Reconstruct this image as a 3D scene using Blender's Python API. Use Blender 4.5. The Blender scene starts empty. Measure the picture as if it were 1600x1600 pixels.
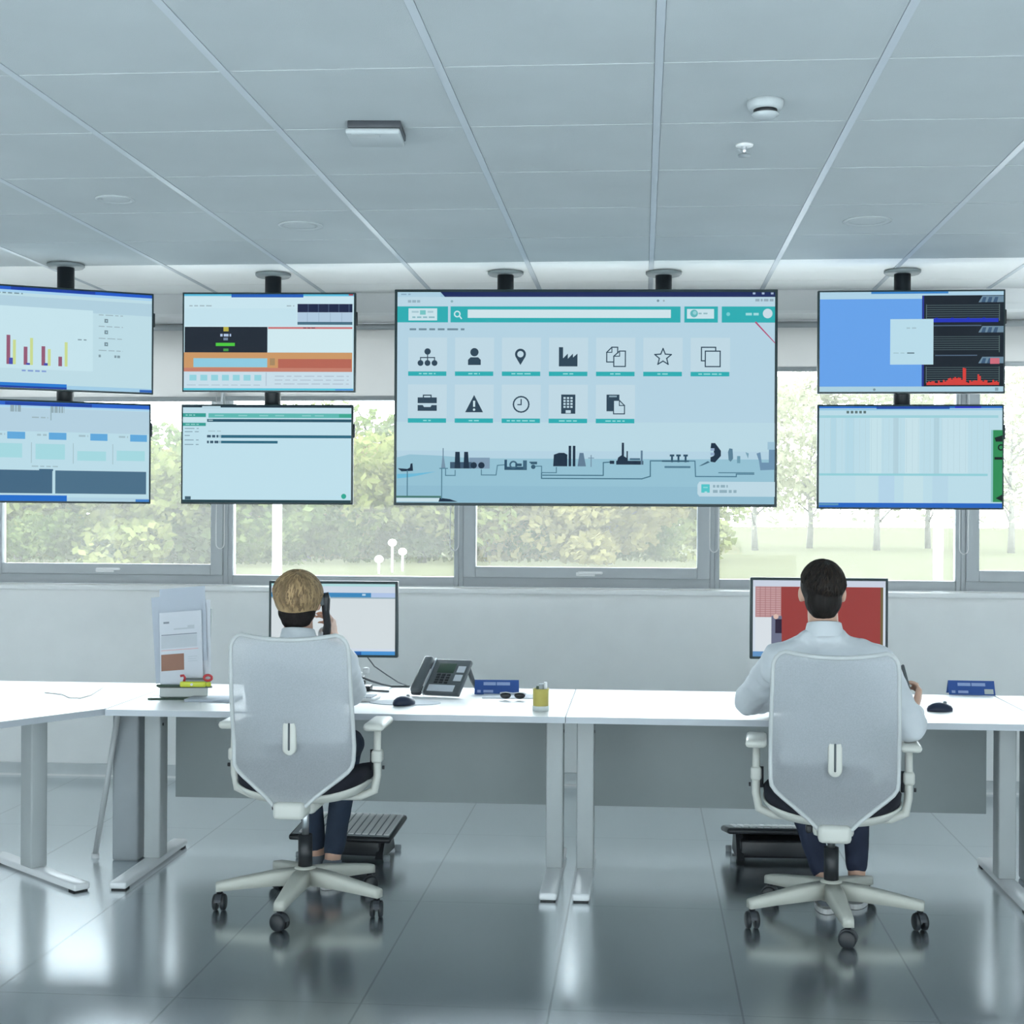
import bpy, bmesh, math, random
from mathutils import Vector, Matrix
random.seed(7)
SC = bpy.context.scene
COL = SC.collection
R = math.radians
# ------------------------------------------------------------------ camera model
F, PX0, PY0 = 2222.0, 828.0, 805.0
YAW, ROLL, CAMZ = R(4.5), R(0.3), 1.55
cs, sn = math.cos(YAW), math.sin(YAW)
def ray(px, py):
    dx, dy = px - PX0, PY0 - py
    a = dx*math.cos(ROLL) - dy*math.sin(ROLL); b = dx*math.sin(ROLL) + dy*math.cos(ROLL)
    u, v = a/F, b/F
    return Vector((u*cs - sn, u*sn + cs, v))
def onY(px, py, Y):
    d = ray(px, py); return Vector((0, 0, CAMZ)) + d*(Y/d.y)
def onZ(px, py, Z):
    d = ray(px, py); return Vector((0, 0, CAMZ)) + d*((Z-CAMZ)/d.z)
cam_data = bpy.data.cameras.new('camera'); cam = bpy.data.objects.new('camera', cam_data); COL.objects.link(cam)
cam_data.lens = F/1600*36; cam_data.sensor_width = 36; cam_data.sensor_fit = 'HORIZONTAL'
cam_data.shift_x = -(PX0-800)/1600; cam_data.shift_y = (PY0-800)/1600
cam_data.clip_end = 500
cam.matrix_world = Matrix.Translation((0, 0, CAMZ)) @ Matrix.Rotation(YAW, 4, 'Z') @ Matrix.Rotation(R(90), 4, 'X') @ Matrix.Rotation(ROLL, 4, 'Z')
SC.camera = cam
SC.view_settings.view_transform = 'Standard'; SC.view_settings.look = 'None'
SC.view_settings.exposure = -0.12; SC.view_settings.gamma = 1.0; SC.view_settings.use_curve_mapping = False
# ------------------------------------------------------------------ materials
def lin(c): return tuple((x/255/12.92 if x/255 <= .04045 else ((x/255+.055)/1.055)**2.4) for x in c)
def new_mat(name):
    m = bpy.data.materials.new(name); m.use_nodes = True
    nt = m.node_tree; nt.nodes.clear()
    o = nt.nodes.new('ShaderNodeOutputMaterial'); return m, nt, o
def mat(name, col, rough=.5, metal=0., var=.05, scale=6., bump=0., bscale=80., spec=.5, coat=0., stretch=None, trans=0., tcol=None):
    """principled with procedural tint noise; trans = share of translucency"""
    m, nt, o = new_mat(name); N, L = nt.nodes.new, nt.links.new
    p = N('ShaderNodeBsdfPrincipled')
    p.inputs['Roughness'].default_value = rough; p.inputs['Metallic'].default_value = metal
    p.inputs['Specular IOR Level'].default_value = spec; p.inputs['Coat Weight'].default_value = coat
    tc = N('ShaderNodeTexCoord'); src = tc.outputs['Object']
    if stretch:
        mp = N('ShaderNodeMapping'); mp.inputs['Scale'].default_value = stretch
        L(src, mp.inputs['Vector']); src = mp.outputs['Vector']
    n = N('ShaderNodeTexNoise'); n.inputs['Scale'].default_value = scale; n.inputs['Detail'].default_value = 4
    L(src, n.inputs['Vector'])
    cr = N('ShaderNodeValToRGB')
    cr.color_ramp.elements[0].color = (*[x*(1-var) for x in col], 1); cr.color_ramp.elements[1].color = (*[min(1, x*(1+var)) for x in col], 1)
    cr.color_ramp.elements[0].position = .3; cr.color_ramp.elements[1].position = .7
    L(n.outputs['Fac'], cr.inputs['Fac']); L(cr.outputs['Color'], p.inputs['Base Color'])
    if bump:
        n2 = N('ShaderNodeTexNoise'); n2.inputs['Scale'].default_value = bscale; n2.inputs['Detail'].default_value = 3
        L(src, n2.inputs['Vector']); b = N('ShaderNodeBump'); b.inputs['Strength'].default_value = bump; b.inputs['Distance'].default_value = .01
        L(n2.outputs['Fac'], b.inputs['Height']); L(b.outputs['Normal'], p.inputs['Normal'])
    if trans:
        t = N('ShaderNodeBsdfTranslucent'); t.inputs['Color'].default_value = (*(tcol or col), 1)
        mx = N('ShaderNodeMixShader'); mx.inputs[0].default_value = trans
        L(p.outputs[0], mx.inputs[1]); L(t.outputs[0], mx.inputs[2]); L(mx.outputs[0], o.inputs[0])
    else: L(p.outputs[0], o.inputs[0])
    return m
_em = {}
def emit(c, k=1.0):
    key = (tuple(c), k)
    if key not in _em:
        m, nt, o = new_mat('lit_screen_%d' % len(_em))
        p = nt.nodes.new('ShaderNodeBsdfPrincipled'); p.inputs['Base Color'].default_value = (.01, .01, .012, 1)
        p.inputs['Roughness'].default_value = .45; p.inputs['Specular IOR Level'].default_value = .08
        p.inputs['Emission Color'].default_value = (*lin(c), 1); p.inputs['Emission Strength'].default_value = k*1.0
        nt.links.new(p.outputs[0], o.inputs[0]); _em[key] = m
    return _em[key]
def glass(name, tint=(1, 1, 1), haze=.0):
    m, nt, o = new_mat(name); N, L = nt.nodes.new, nt.links.new
    t = N('ShaderNodeBsdfTransparent'); t.inputs[0].default_value = (*tint, 1)
    g = N('ShaderNodeBsdfGlossy'); g.inputs['Roughness'].default_value = .02
    f = N('ShaderNodeFresnel'); f.inputs['IOR'].default_value = 1.45
    mx = N('ShaderNodeMixShader'); L(f.outputs[0], mx.inputs[0]); L(t.outputs[0], mx.inputs[1]); L(g.outputs[0], mx.inputs[2])
    tl = N('ShaderNodeBsdfTranslucent'); tl.inputs[0].default_value = (1.0, .98, .90, 1); m2 = N('ShaderNodeMixShader'); m2.inputs[0].default_value = haze  # translucent share veils the view, standing in for outdoor haze and glare
    L(mx.outputs[0], m2.inputs[1]); L(tl.outputs[0], m2.inputs[2]); L(m2.outputs[0], o.inputs[0])
    return m
def mesh_fabric(name, col, alpha):
    """woven net: part of the light passes straight, part is scattered through"""
    m, nt, o = new_mat(name); N, L = nt.nodes.new, nt.links.new
    p = N('ShaderNodeBsdfPrincipled'); p.inputs['Base Color'].default_value = (*col, 1); p.inputs['Roughness'].default_value = .7
    tl = N('ShaderNodeBsdfTranslucent'); tl.inputs[0].default_value = (*col, 1)
    m1 = N('ShaderNodeMixShader'); m1.inputs[0].default_value = .35; L(p.outputs[0], m1.inputs[1]); L(tl.outputs[0], m1.inputs[2])
    tr = N('ShaderNodeBsdfTransparent'); mx = N('ShaderNodeMixShader')
    tc = N('ShaderNodeTexCoord'); w = N('ShaderNodeTexNoise'); w.inputs['Scale'].default_value = 220; L(tc.outputs['Object'], w.inputs['Vector'])
    mr = N('ShaderNodeMapRange'); mr.inputs[1].default_value = .35; mr.inputs[2].default_value = .65; mr.inputs[3].default_value = alpha-.04; mr.inputs[4].default_value = alpha+.04
    L(w.outputs['Fac'], mr.inputs[0]); L(mr.outputs[0], mx.inputs[0]); L(tr.outputs[0], mx.inputs[1]); L(m1.outputs[0], mx.inputs[2]); L(mx.outputs[0], o.inputs[0])
    return m
M = dict(
 wall=mat('painted_wall', (.93, .93, .925), .75, var=.015, bump=.03, bscale=200),
 lintel=mat('lintel_paint', (.80, .80, .80), .7, var=.02),
 white=mat('white_laminate', (.86, .86, .86), .42, var=.01, scale=3),
 edge=mat('grey_desk_edging', (.50, .53, .57), .45, var=.02),
 tile=mat('ceiling_tile_grey', (.49, .525, .54), .9, var=.03, scale=2.5, bump=.15, bscale=350, spec=.1),
 strip=mat('ceiling_strip_white', (.95, .95, .94), .8, var=.01),
 bar=mat('ceiling_bar', (.50, .54, .585), .45, var=.02, spec=.5),
 gap=mat('ceiling_groove', (.34, .36, .38), .9),
 base=mat('skirting_grey', (.60, .63, .64), .6), basew=mat('skirting_white', (.8, .8, .8), .5),
 frame=mat('window_frame_grey', (.43, .455, .475), .5, var=.02),
 frame2=mat('window_sash_grey', (.48, .505, .525), .5, var=.02),
 sill=mat('sill_white', (.86, .86, .86), .4, var=.01),
 glass=glass('window_glass', haze=.03),
 blind=mat('blind_fabric', (.74, .73, .72), .85, var=.02, bump=.05, bscale=300, trans=.4),
 alu=mat('grey_rail', (.52, .54, .55), .4),
 legm=mat('desk_leg_paint', (.46, .49, .495), .42, var=.02),
 panel=mat('modesty_panel', (.36, .40, .40), .5, var=.02),
 foot=mat('desk_foot_white', (.84, .85, .86), .32, var=.01),
 col=mat('cable_column_grey', (.34, .37, .39), .5),
 rubber=mat('black_rubber', (.02, .021, .023), .6), black=mat('black_plastic', (.018, .02, .024), .38, var=.1),
 dark=mat('dark_plastic', (.05, .055, .065), .45, var=.1), char=mat('charcoal_plastic', (.10, .115, .125), .42, var=.08),
 grey=mat('mid_grey_plastic', (.30, .33, .35), .45), silver=mat('silver_metal', (.62, .64, .66), .3, metal=.9),
 chairw=mat('chair_white_plastic', (.66, .66, .61), .4, var=.01), chairb=mat('chair_base_white', (.58, .58, .52), .4, var=.01),
 cushion=mat('black_seat_fabric', (.012, .013, .022), .9, var=.2, bump=.2, bscale=400),
 net=mesh_fabric('white_back_net', (.56, .585, .615), .76), rim=mat('chair_rim', (.56, .58, .58), .45),
 skin=mat('skin', (.62, .38, .28), .5, var=.06, scale=12, bump=.05), lips=mat('lips', (.45, .17, .15), .5),
 eye=mat('eye', (.75, .75, .73), .2), shirt=mat('white_shirt_cloth', (.64, .67, .70), .8, var=.02, bump=.35, bscale=14),
 navy=mat('navy_trousers', (.018, .026, .055), .85, var=.15, bump=.3, bscale=18), jean=mat('dark_jeans', (.018, .03, .055), .85, var=.2, bump=.3, bscale=18),
 hair_d=mat('dark_hair', (.012, .009, .008), .62, spec=.25, var=.5, scale=40, bump=.7, bscale=70, stretch=(1, 1, .12)),
 hair_b=mat('blond_hair', (.36, .245, .13), .6, spec=.3, var=.5, scale=34, bump=.8, bscale=60, stretch=(1, 1, .13)),
 hair_d2=mat('dark_hair_strand', (.026, .018, .013), .6, spec=.25), hair_b2=mat('brown_hair_strand', (.20, .132, .072), .6, spec=.3),
 hair_u=mat('undercut_hair', (.012, .009, .009), .7, spec=.2, var=.4, scale=40, bump=.6, bscale=70, stretch=(1, 1, .15)),
 shoe=mat('shoe_grey', (.16, .18, .21), .7), sole=mat('shoe_sole', (.6, .6, .6), .6),
 paper=mat('paper', (.66, .68, .73), .8, var=.01), paper2=mat('paper_back', (.50, .54, .61), .8, var=.02), ink=mat('ink_grey', (.25, .28, .32), .8), inkl=mat('ink_pale', (.55, .58, .62), .8),
 pink=mat('ink_pink', (.75, .45, .45), .8), brown=mat('print_brown', (.33, .17, .12), .7), green=mat('dark_green_plastic', (.04, .075, .05), .4),
 lime=mat('lime_plastic', (.62, .66, .05), .4), red=mat('red_plastic', (.55, .04, .05), .4), blue=mat('blue_card', (.035, .10, .36), .5, var=.03),
 bluet=mat('blue_card_print', (.35, .45, .72), .6), cup=mat('yellow_cup', (.46, .39, .09), .45, var=.05), clear=mat('clear_plastic', (.6, .64, .63), .2),
 mouse=mat('mouse_dark_blue', (.015, .025, .06), .35), pad=mat('mouse_pad_grey', (.62, .65, .70), .7), bezel=mat('dark_bezel', (.012, .03, .035), .4),
 cable=mat('cable_grey', (.14, .15, .16), .5), cablew=mat('cable_white', (.72, .72, .72), .5), pole=mat('mount_black', (.012, .016, .02), .45), flange=mat('mount_flange', (.20, .23, .24), .5),
 bark=mat('pale_bark', (.11, .105, .085), .9, var=.2, bump=.4, bscale=20), post=mat('white_post', (.86, .87, .87), .5),
 bounce=mat('bounce_ground_pale', (.55, .55, .53), .9), render=mat('sky_blocker_grey', (.30, .295, .29), .9),
)
def foliage(name, a, b):
    m, nt, o = new_mat(name); N, L = nt.nodes.new, nt.links.new
    tc = N('ShaderNodeTexCoord'); n = N('ShaderNodeTexNoise'); n.inputs['Scale'].default_value = .9; n.inputs['Detail'].default_value = 5; L(tc.outputs['Object'], n.inputs['Vector'])
    cr = N('ShaderNodeValToRGB'); cr.color_ramp.elements[0].color = (*a, 1); cr.color_ramp.elements[1].color = (*b, 1); cr.color_ramp.elements[0].position = .38; cr.color_ramp.elements[1].position = .62
    L(n.outputs['Fac'], cr.inputs[0]); d = N('ShaderNodeBsdfDiffuse'); t = N('ShaderNodeBsdfTranslucent'); L(cr.outputs[0], d.inputs[0]); L(cr.outputs[0], t.inputs[0])
    mx = N('ShaderNodeMixShader'); mx.inputs[0].default_value = .5; L(d.outputs[0], mx.inputs[1]); L(t.outputs[0], mx.inputs[2]); L(mx.outputs[0], o.inputs[0]); return m
LEAF = [foliage('leaves_pale_green', (.095, .115, .034), (.165, .17, .062)), foliage('leaves_yellow', (.145, .13, .05), (.19, .168, .072)), foliage('leaves_washed', (.20, .205, .13), (.27, .265, .18)), foliage('leaves_green', (.062, .085, .032), (.115, .135, .05))]  # washed set is paled in colour to stand in for haze and glare
GRASS = foliage('pale_lawn', (.046, .047, .027), (.056, .056, .034))
def floor_mat():
    m, nt, o = new_mat('slate_floor_tiles'); N, L = nt.nodes.new, nt.links.new
    tc = N('ShaderNodeTexCoord'); sx = N('ShaderNodeSeparateXYZ'); L(tc.outputs['Object'], sx.inputs[0])
    def joint(out, off, per, w):
        a = N('ShaderNodeMath'); a.operation = 'ADD'; a.inputs[1].default_value = off; L(out, a.inputs[0])
        b = N('ShaderNodeMath'); b.operation = 'PINGPONG'; b.inputs[1].default_value = per/2; L(a.outputs[0], b.inputs[0])
        c = N('ShaderNodeMath'); c.operation = 'LESS_THAN'; c.inputs[1].default_value = w; L(b.outputs[0], c.inputs[0]); return c
    jx = joint(sx.outputs['X'], .28+6*1, .6, .0035); jy = joint(sx.outputs['Y'], .35+1.2*9, 1.2, .0025)
    mxj = N('ShaderNodeMath'); mxj.operation = 'MAXIMUM'; L(jx.outputs[0], mxj.inputs[0]); L(jy.outputs[0], mxj.inputs[1])
    n = N('ShaderNodeTexNoise'); n.inputs['Scale'].default_value = 1.6; n.inputs['Detail'].default_value = 6; L(tc.outputs['Object'], n.inputs['Vector'])
    cr = N('ShaderNodeValToRGB'); cr.color_ramp.elements[0].color = (.20, .235, .255, 1); cr.color_ramp.elements[1].color = (.22, .255, .275, 1); L(n.outputs['Fac'], cr.inputs[0])
    mc = N('ShaderNodeMixRGB'); mc.inputs[2].default_value = (.08, .09, .10, 1); L(mxj.outputs[0], mc.inputs[0]); L(cr.outputs[0], mc.inputs[1])
    p = N('ShaderNodeBsdfPrincipled'); L(mc.outputs[0], p.inputs['Base Color']); p.inputs['Specular IOR Level'].default_value = .5; p.inputs['IOR'].default_value = 1.6
    mr = N('ShaderNodeMapRange'); mr.inputs[3].default_value = .18; mr.inputs[4].default_value = .195; L(n.outputs['Fac'], mr.inputs[0]); L(mr.outputs[0], p.inputs['Roughness'])
    g = N('ShaderNodeBsdfGlossy'); g.inputs[0].default_value = (.93, .965, .98, 1); L(mr.outputs[0], g.inputs['Roughness'])
    mx = N('ShaderNodeMixShader'); fm = N('ShaderNodeMapRange'); fm.inputs[3].default_value = .78; fm.inputs[4].default_value = .55; L(mxj.outputs[0], fm.inputs[0]); L(fm.outputs[0], mx.inputs[0]); L(p.outputs[0], mx.inputs[1]); L(g.outputs[0], mx.inputs[2])
    L(mx.outputs[0], o.inputs[0]); return m
FLOOR_SPEC = .95
M['floor'] = floor_mat()
# ------------------------------------------------------------------ mesh builder
class MB:
    def __init__(s): s.bm = bmesh.new(); s.mats = []; s.X = Matrix.Identity(4)
    def mi(s, m):
        if m not in s.mats: s.mats.append(m)
        return s.mats.index(m)
    def add(s, vs, fs, m, smooth=False):
        i = s.mi(m); V = [s.bm.verts.new(s.X @ Vector(v)) for v in vs]
        for f in fs:
            try: q = s.bm.faces.new([V[k] for k in f]); q.material_index = i; q.smooth = smooth
            except ValueError: pass
        return s
    def box(s, lo, hi, m, bev=0.):
        lo, hi = [min(a, b) for a, b in zip(lo, hi)], [max(a, b) for a, b in zip(lo, hi)]
        b = min(bev, *[(h-l)*.45 for l, h in zip(lo, hi)]) if bev else 0
        if not b:
            x0, y0, z0 = lo; x1, y1, z1 = hi
            return s.add([(x0, y0, z0), (x1, y0, z0), (x1, y1, z0), (x0, y1, z0), (x0, y0, z1), (x1, y0, z1), (x1, y1, z1), (x0, y1, z1)],
                         [(0, 3, 2, 1), (4, 5, 6, 7), (0, 1, 5, 4), (1, 2, 6, 5), (2, 3, 7, 6), (3, 0, 4, 7)], m)
        t = bmesh.new(); bmesh.ops.create_cube(t, size=1)
        for v in t.verts: v.co = Vector([l + (c+.5)*(h-l) for c, l, h in zip(v.co, lo, hi)])
        bmesh.ops.bevel(t, geom=list(t.edges), offset=b, segments=2, profile=.5, affect='EDGES')
        t.verts.index_update(); vs = [v.co.copy() for v in t.verts]; fs = [[v.index for v in f.verts] for f in t.faces]; t.free()
        return s.add(vs, fs, m, True)
    def prism(s, pts, z0, z1, m):
        n = len(pts); a = sum(pts[i][0]*pts[(i+1) % n][1]-pts[(i+1) % n][0]*pts[i][1] for i in range(n))
        if a < 0: pts = pts[::-1]
        return s.add([(x, y, z0) for x, y in pts]+[(x, y, z1) for x, y in pts], [tuple(range(n))[::-1], tuple(range(n, 2*n))]+[(i, (i+1) % n, n+(i+1) % n, n+i) for i in range(n)], m)
    def ring(s, rings, m, close=True, caps=True, smooth=True):
        n = len(rings[0]); vs = [p for r in rings for p in r]; fs = []
        for k in range(len(rings)-1):
            for i in range(n if close else n-1):
                j = (i+1) % n; fs.append((k*n+i, k*n+j, (k+1)*n+j, (k+1)*n+i))
        if caps: fs += [tuple(range(n))[::-1], tuple(range((len(rings)-1)*n, len(rings)*n))]
        return s.add(vs, fs, m, smooth)
    def tube(s, path, r, m, n=10):
        path = [Vector(p) for p in path]; rs = r if isinstance(r, (list, tuple)) else [r]*len(path); rings = []; up = None
        for i, p in enumerate(path):
            d = (path[min(i+1, len(path)-1)]-path[max(i-1, 0)]).normalized()
            if up is None: up = Vector((0, 0, 1)) if abs(d.z) < .9 else Vector((0, 1, 0))
            x = up.cross(d).normalized(); y = d.cross(x); up = y
            rings.append([p+(x*math.cos(2*math.pi*k/n)+y*math.sin(2*math.pi*k/n))*rs[i] for k in range(n)])
        return s.ring(rings, m)
    def cyl(s, p0, p1, r0, m, r1=None, n=20): return s.tube([p0, p1], [r0, r0 if r1 is None else r1], m, n)
    def lathe(s, c, prof, m, n=28):
        c = Vector(c); return s.ring([[c+Vector((r*math.cos(2*math.pi*k/n), r*math.sin(2*math.pi*k/n), z)) for k in range(n)] for r, z in prof], m)
    def ell(s, c, rad, m, rot=None, nu=20, nv=12):
        c = Vector(c); Q = rot or Matrix.Identity(3); rings = []
        for k in range(nv+1):
            t = max(1e-3, min(math.pi-1e-3, math.pi*k/nv))
            rings.append([c+Q @ Vector((rad[0]*math.sin(t)*math.cos(2*math.pi*i/nu), rad[1]*math.sin(t)*math.sin(2*math.pi*i/nu), -rad[2]*math.cos(t))) for i in range(nu)])
        return s.ring(rings, m)
    def cap(s, p0, r0, p1, r1, m, n=14):
        p0, p1 = Vector(p0), Vector(p1); d = (p1-p0).normalized(); pts = []; rs = []
        for k in range(6): a = math.pi/2*(1-k/5); pts.append(p0-d*r0*math.sin(a)); rs.append(max(1e-4, r0*math.cos(a)))
        for k in range(6): a = math.pi/2*k/5; pts.append(p1+d*r1*math.sin(a)); rs.append(max(1e-4, r1*math.cos(a)))
        x = d.orthogonal().normalized(); y = d.cross(x)
        return s.ring([[p+(x*math.cos(2*math.pi*i/n)+y*math.sin(2*math.pi*i/n))*r for i in range(n)] for p, r in zip(pts, rs)], m)
    def build(s, name, parent=None, loc=None, **props):
        bmesh.ops.recalc_face_normals(s.bm, faces=list(s.bm.faces))
        me = bpy.data.meshes.new(name); s.bm.to_mesh(me); s.bm.free()
        for m in s.mats: me.materials.append(m)
        o = bpy.data.objects.new(name, me); COL.objects.link(o)
        if loc is not None: o.location = loc
        if parent: o.parent = parent
        for k, v in props.items(): o[k] = v
        return o
def fuse(mb, name, parent, voxel=.008, it=4, clip=None, noise=0.):
    """weld overlapping closed shapes into one continuous skin"""
    bmesh.ops.recalc_face_normals(mb.bm, faces=list(mb.bm.faces))
    me = bpy.data.meshes.new('raw'); mb.bm.to_mesh(me); mb.bm.free()
    o = bpy.data.objects.new('raw', me); COL.objects.link(o)
    r = o.modifiers.new('r', 'REMESH'); r.mode = 'VOXEL'; r.voxel_size = voxel; r.use_smooth_shade = True
    if it: q = o.modifiers.new('s', 'SMOOTH'); q.iterations = it; q.factor = .5
    if noise:
        t = bpy.data.textures.new('folds', 'CLOUDS'); t.noise_scale = .07; t.noise_depth = 1
        d = o.modifiers.new('d', 'DISPLACE'); d.texture = t; d.strength = noise; d.mid_level = .5; d.texture_coords = 'LOCAL'
    dg = bpy.context.evaluated_depsgraph_get(); dg.update()
    new = bpy.data.meshes.new_from_object(o.evaluated_get(dg)); bpy.data.objects.remove(o); bpy.data.meshes.remove(me)
    if clip:
        b = bmesh.new(); b.from_mesh(new); bmesh.ops.delete(b, geom=[f for f in b.faces if clip(f.calc_center_median())], context='FACES'); b.to_mesh(new); b.free()
    new.materials.clear(); new.materials.append(mb.mats[0])
    for p in new.polygons: p.use_smooth = True; p.material_index = 0
    new.name = name; n = bpy.data.objects.new(name, new); COL.objects.link(n)
    if parent: n.parent = parent
    return n
def thing(name, label, cat, loc=(0, 0, 0), rz=0., group=None):
    o = bpy.data.objects.new(name, None); COL.objects.link(o); o.empty_display_size = .05
    o.location = loc; o.rotation_euler = (0, 0, rz); o['label'] = label; o['category'] = cat
    if group: o['group'] = group
    return o
def tag(o, label, cat, group=None, kind=None):
    o['label'] = label; o['category'] = cat
    if group: o['group'] = group
    if kind: o['kind'] = kind
    return o
def dup(root, loc=None, rz=None, label=None):
    def rec(o, par):
        c = o.copy(); COL.objects.link(c)
        if par: c.parent = par
        for ch in list(o.children): rec(ch, c)
        return c
    c = rec(root, None)
    if loc is not None: c.location = loc
    if rz is not None: c.rotation_euler = (0, 0, rz)
    if label: c['label'] = label
    return c
S = 'structure'
# ------------------------------------------------------------------ room shell
CEIL, WALLY, BULK, STEP = 2.775, 8.15, 7.77, 6.86
XL, XR, YB = -7.2, 6.6, -2.5
b = MB(); b.add([(XL, YB, 0), (XR, YB, 0), (XR, WALLY, 0), (XL, WALLY, 0)], [(0, 1, 2, 3)], M['floor']); b.build('floor', kind=S)
b = MB()
xs = [.04+.6*k for k in range(-13, 12)]; ys = [STEP-.6*k for k in range(16)]
b.box((XL, YB, CEIL+.012), (XR, WALLY+.2, CEIL+.1), M['gap'])
def cell(x0, x1, y0, y1, m):
    x0 += .012; x1 -= .012; y0 += .0035; y1 -= .0035; e = .0007
    b.add([(x0+e, y0+e, CEIL), (x1-e, y0+e, CEIL), (x1-e, y1-e, CEIL), (x0+e, y1-e, CEIL), (x0, y0, CEIL+.004), (x1, y0, CEIL+.004), (x1, y1, CEIL+.004), (x0, y1, CEIL+.004),
           (x0, y0, CEIL+.013), (x1, y0, CEIL+.013), (x1, y1, CEIL+.013), (x0, y1, CEIL+.013)],
          [(3, 2, 1, 0)]+[(i, (i+1) % 4, 4+(i+1) % 4, 4+i) for i in range(4)]+[(4+i, 4+(i+1) % 4, 8+(i+1) % 4, 8+i) for i in range(4)], m)
for i in range(len(xs)-1):
    for j in range(len(ys)-1): cell(xs[i], xs[i+1], ys[j+1], ys[j], M['tile'])
    cell(xs[i], xs[i+1], STEP, STEP+.6, M['strip']); cell(xs[i], xs[i+1], STEP+.6, BULK, M['strip'])  # rows nearest the windows use a whiter material than the other cells
for x in xs: b.box((x-.0115, YB, CEIL-.002), (x+.0115, BULK, CEIL+.004), M['bar'])
b.build('ceiling', kind=S)
# wall with the window band
BAYS = [(-5.28, -3.90, 0), (-3.90, -2.43, 1), (-2.43, -1.06, 0), (-1.06, .417, 1), (.417, 1.80, 0), (1.80, 3.27, 1), (3.27, 4.65, 0)]
WB, WT = 1.13, 2.66
b = MB()
b.box((XL, WALLY, 0), (XR, WALLY+.3, WB-.03), M['wall']); b.box((XL, WALLY, WT), (XR, WALLY+.3, CEIL+.1), M['wall'])
b.box((XL, WALLY, WB-.03), (BAYS[0][0], WALLY+.3, WT), M['wall']); b.box((BAYS[-1][1], WALLY, WB-.03), (XR, WALLY+.3, WT), M['wall'])
b.build('wall_far', kind=S)
b = MB(); b.box((XL, BULK, WT-.005), (XR, WALLY-.001, CEIL+.012), M['lintel']); b.box((XL, BULK-.004, WT-.012), (XR, BULK+.012, WT+.004), M['sill']); b.build('trim_1', kind=S)
b = MB(); b.box((BAYS[0][0]-.05, WALLY-.10, WB-.03), (BAYS[-1][1]+.05, WALLY+.06, WB), M['sill'], .006); b.build('trim_2', kind=S)
b = MB(); b.box((XL, WALLY-.014, 0), (XR, WALLY, .075), M['base'], .003); b.box((XL, WALLY-.016, 0), (XR, WALLY, .012), M['basew']); b.build('baseboard_far', kind=S)
b = MB(); b.box((XL-.2, YB, 0), (XL, WALLY+.3, CEIL+.1), M['wall']); b.build('wall_left', kind=S)
b = MB(); b.box((XR, YB, 0), (XR+.2, WALLY+.3, CEIL+.1), M['wall']); b.build('wall_right', kind=S)
FY = WALLY+.06
for k, (x0, x1, op) in enumerate(BAYS):
    w = bpy.data.objects.new('window_%d' % (k+1), None); COL.objects.link(w); w['kind'] = S; w.location = ((x0+x1)/2, FY, WB)
    h = (x1-x0)/2; H = WT-WB; b = MB(); t = .028
    b.box((-h, 0, 0), (-h+t, .07, H), M['frame'], .004); b.box((h-t, 0, 0), (h, .07, H), M['frame'], .004)
    b.box((-h+t, 0, 0), (h-t, .07, .058), M['frame'], .004); b.box((-h+t, 0, H-.05), (h-t, .07, H), M['frame'], .004); b.build('window_frame', w)
    g0, z0 = h-t, .058
    if op:
        b = MB(); s_ = .072
        b.box((-g0, -.014, z0), (-g0+s_, .05, H-.05), M['frame2'], .005); b.box((g0-s_, -.014, z0), (g0, .05, H-.05), M['frame2'], .005)
        b.box((-g0+s_, -.014, z0), (g0-s_, .05, z0+.062), M['frame2'], .005); b.box((-g0+s_, -.014, H-.11), (g0-s_, .05, H-.05), M['frame2'], .005); b.build('sash', w)
        b = MB(); b.box((-.055, -.03, z0+.012), (.055, -.014, z0+.036), M['sill'], .005); b.box((-.045, -.05, z0+.024), (.10, -.034, z0+.04), M['sill'], .006); b.cyl((-.03, -.04, z0+.03), (-.03, -.014, z0+.03), .009, M['sill']); b.build('handle', w)
        g0 -= s_; z0 += .062
    b = MB(); b.box((-g0-.004, .028, z0-.004), (g0+.004, .034, H-.05), M['glass']); b.build('pane', w)
# roller blinds
for (k, py, lab) in [(1, 622, 'beige roller blind half lowered behind the leftmost pair of screens'), (2, 621, 'roller blind half lowered between second screen pair and big screen'), (3, 600, 'roller blind hidden mostly behind the large central screen'),
                     (4, 577, 'shorter roller blind just right of the large central screen'), (5, 570, 'raised roller blind at the right edge behind the blue screen')]:
    x0, x1, _ = BAYS[k]; zb = onY((800, 800)[0], py, 8.1).z
    t = thing('roller_blind', lab, 'blind', ((x0+x1)/2, 8.10, WT-.03), 0, 'roller blinds in front of the windows'); h = (x1-x0)/2-.012; L = zb-(WT-.03)
    b = MB(); b.box((-h, 0, L), (h, .002, 0), M['blind']); b.build('fabric', t)
    b = MB(); b.cyl((-h, .015, .0), (h, .015, 0), .022, M['alu']); b.build('roller_tube', t)
    b = MB(); b.box((-h, -.006, L-.018), (h, .008, L+.01), M['alu'], .004); b.build('bottom_bar', t)
    zc = onY(800, 858, 8.1).z-(WT-.03); b = MB(); xr = h+.006
    path = [(xr-.03, -.012, 0)]+[(xr-.03+.003*math.sin(i), -.012, zc*i/10) for i in range(1, 10)]+[(xr-.028+.024*(1-math.cos(a)), -.012, zc-.03*math.sin(a)+.02) for a in [math.pi*i/8 for i in range(9)]]+[(xr+.02, -.012, zc*i/10) for i in range(9, -1, -1)]
    b.tube(path, .003, M['cablew'], 6); b.build('pull_chain', t)
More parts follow.
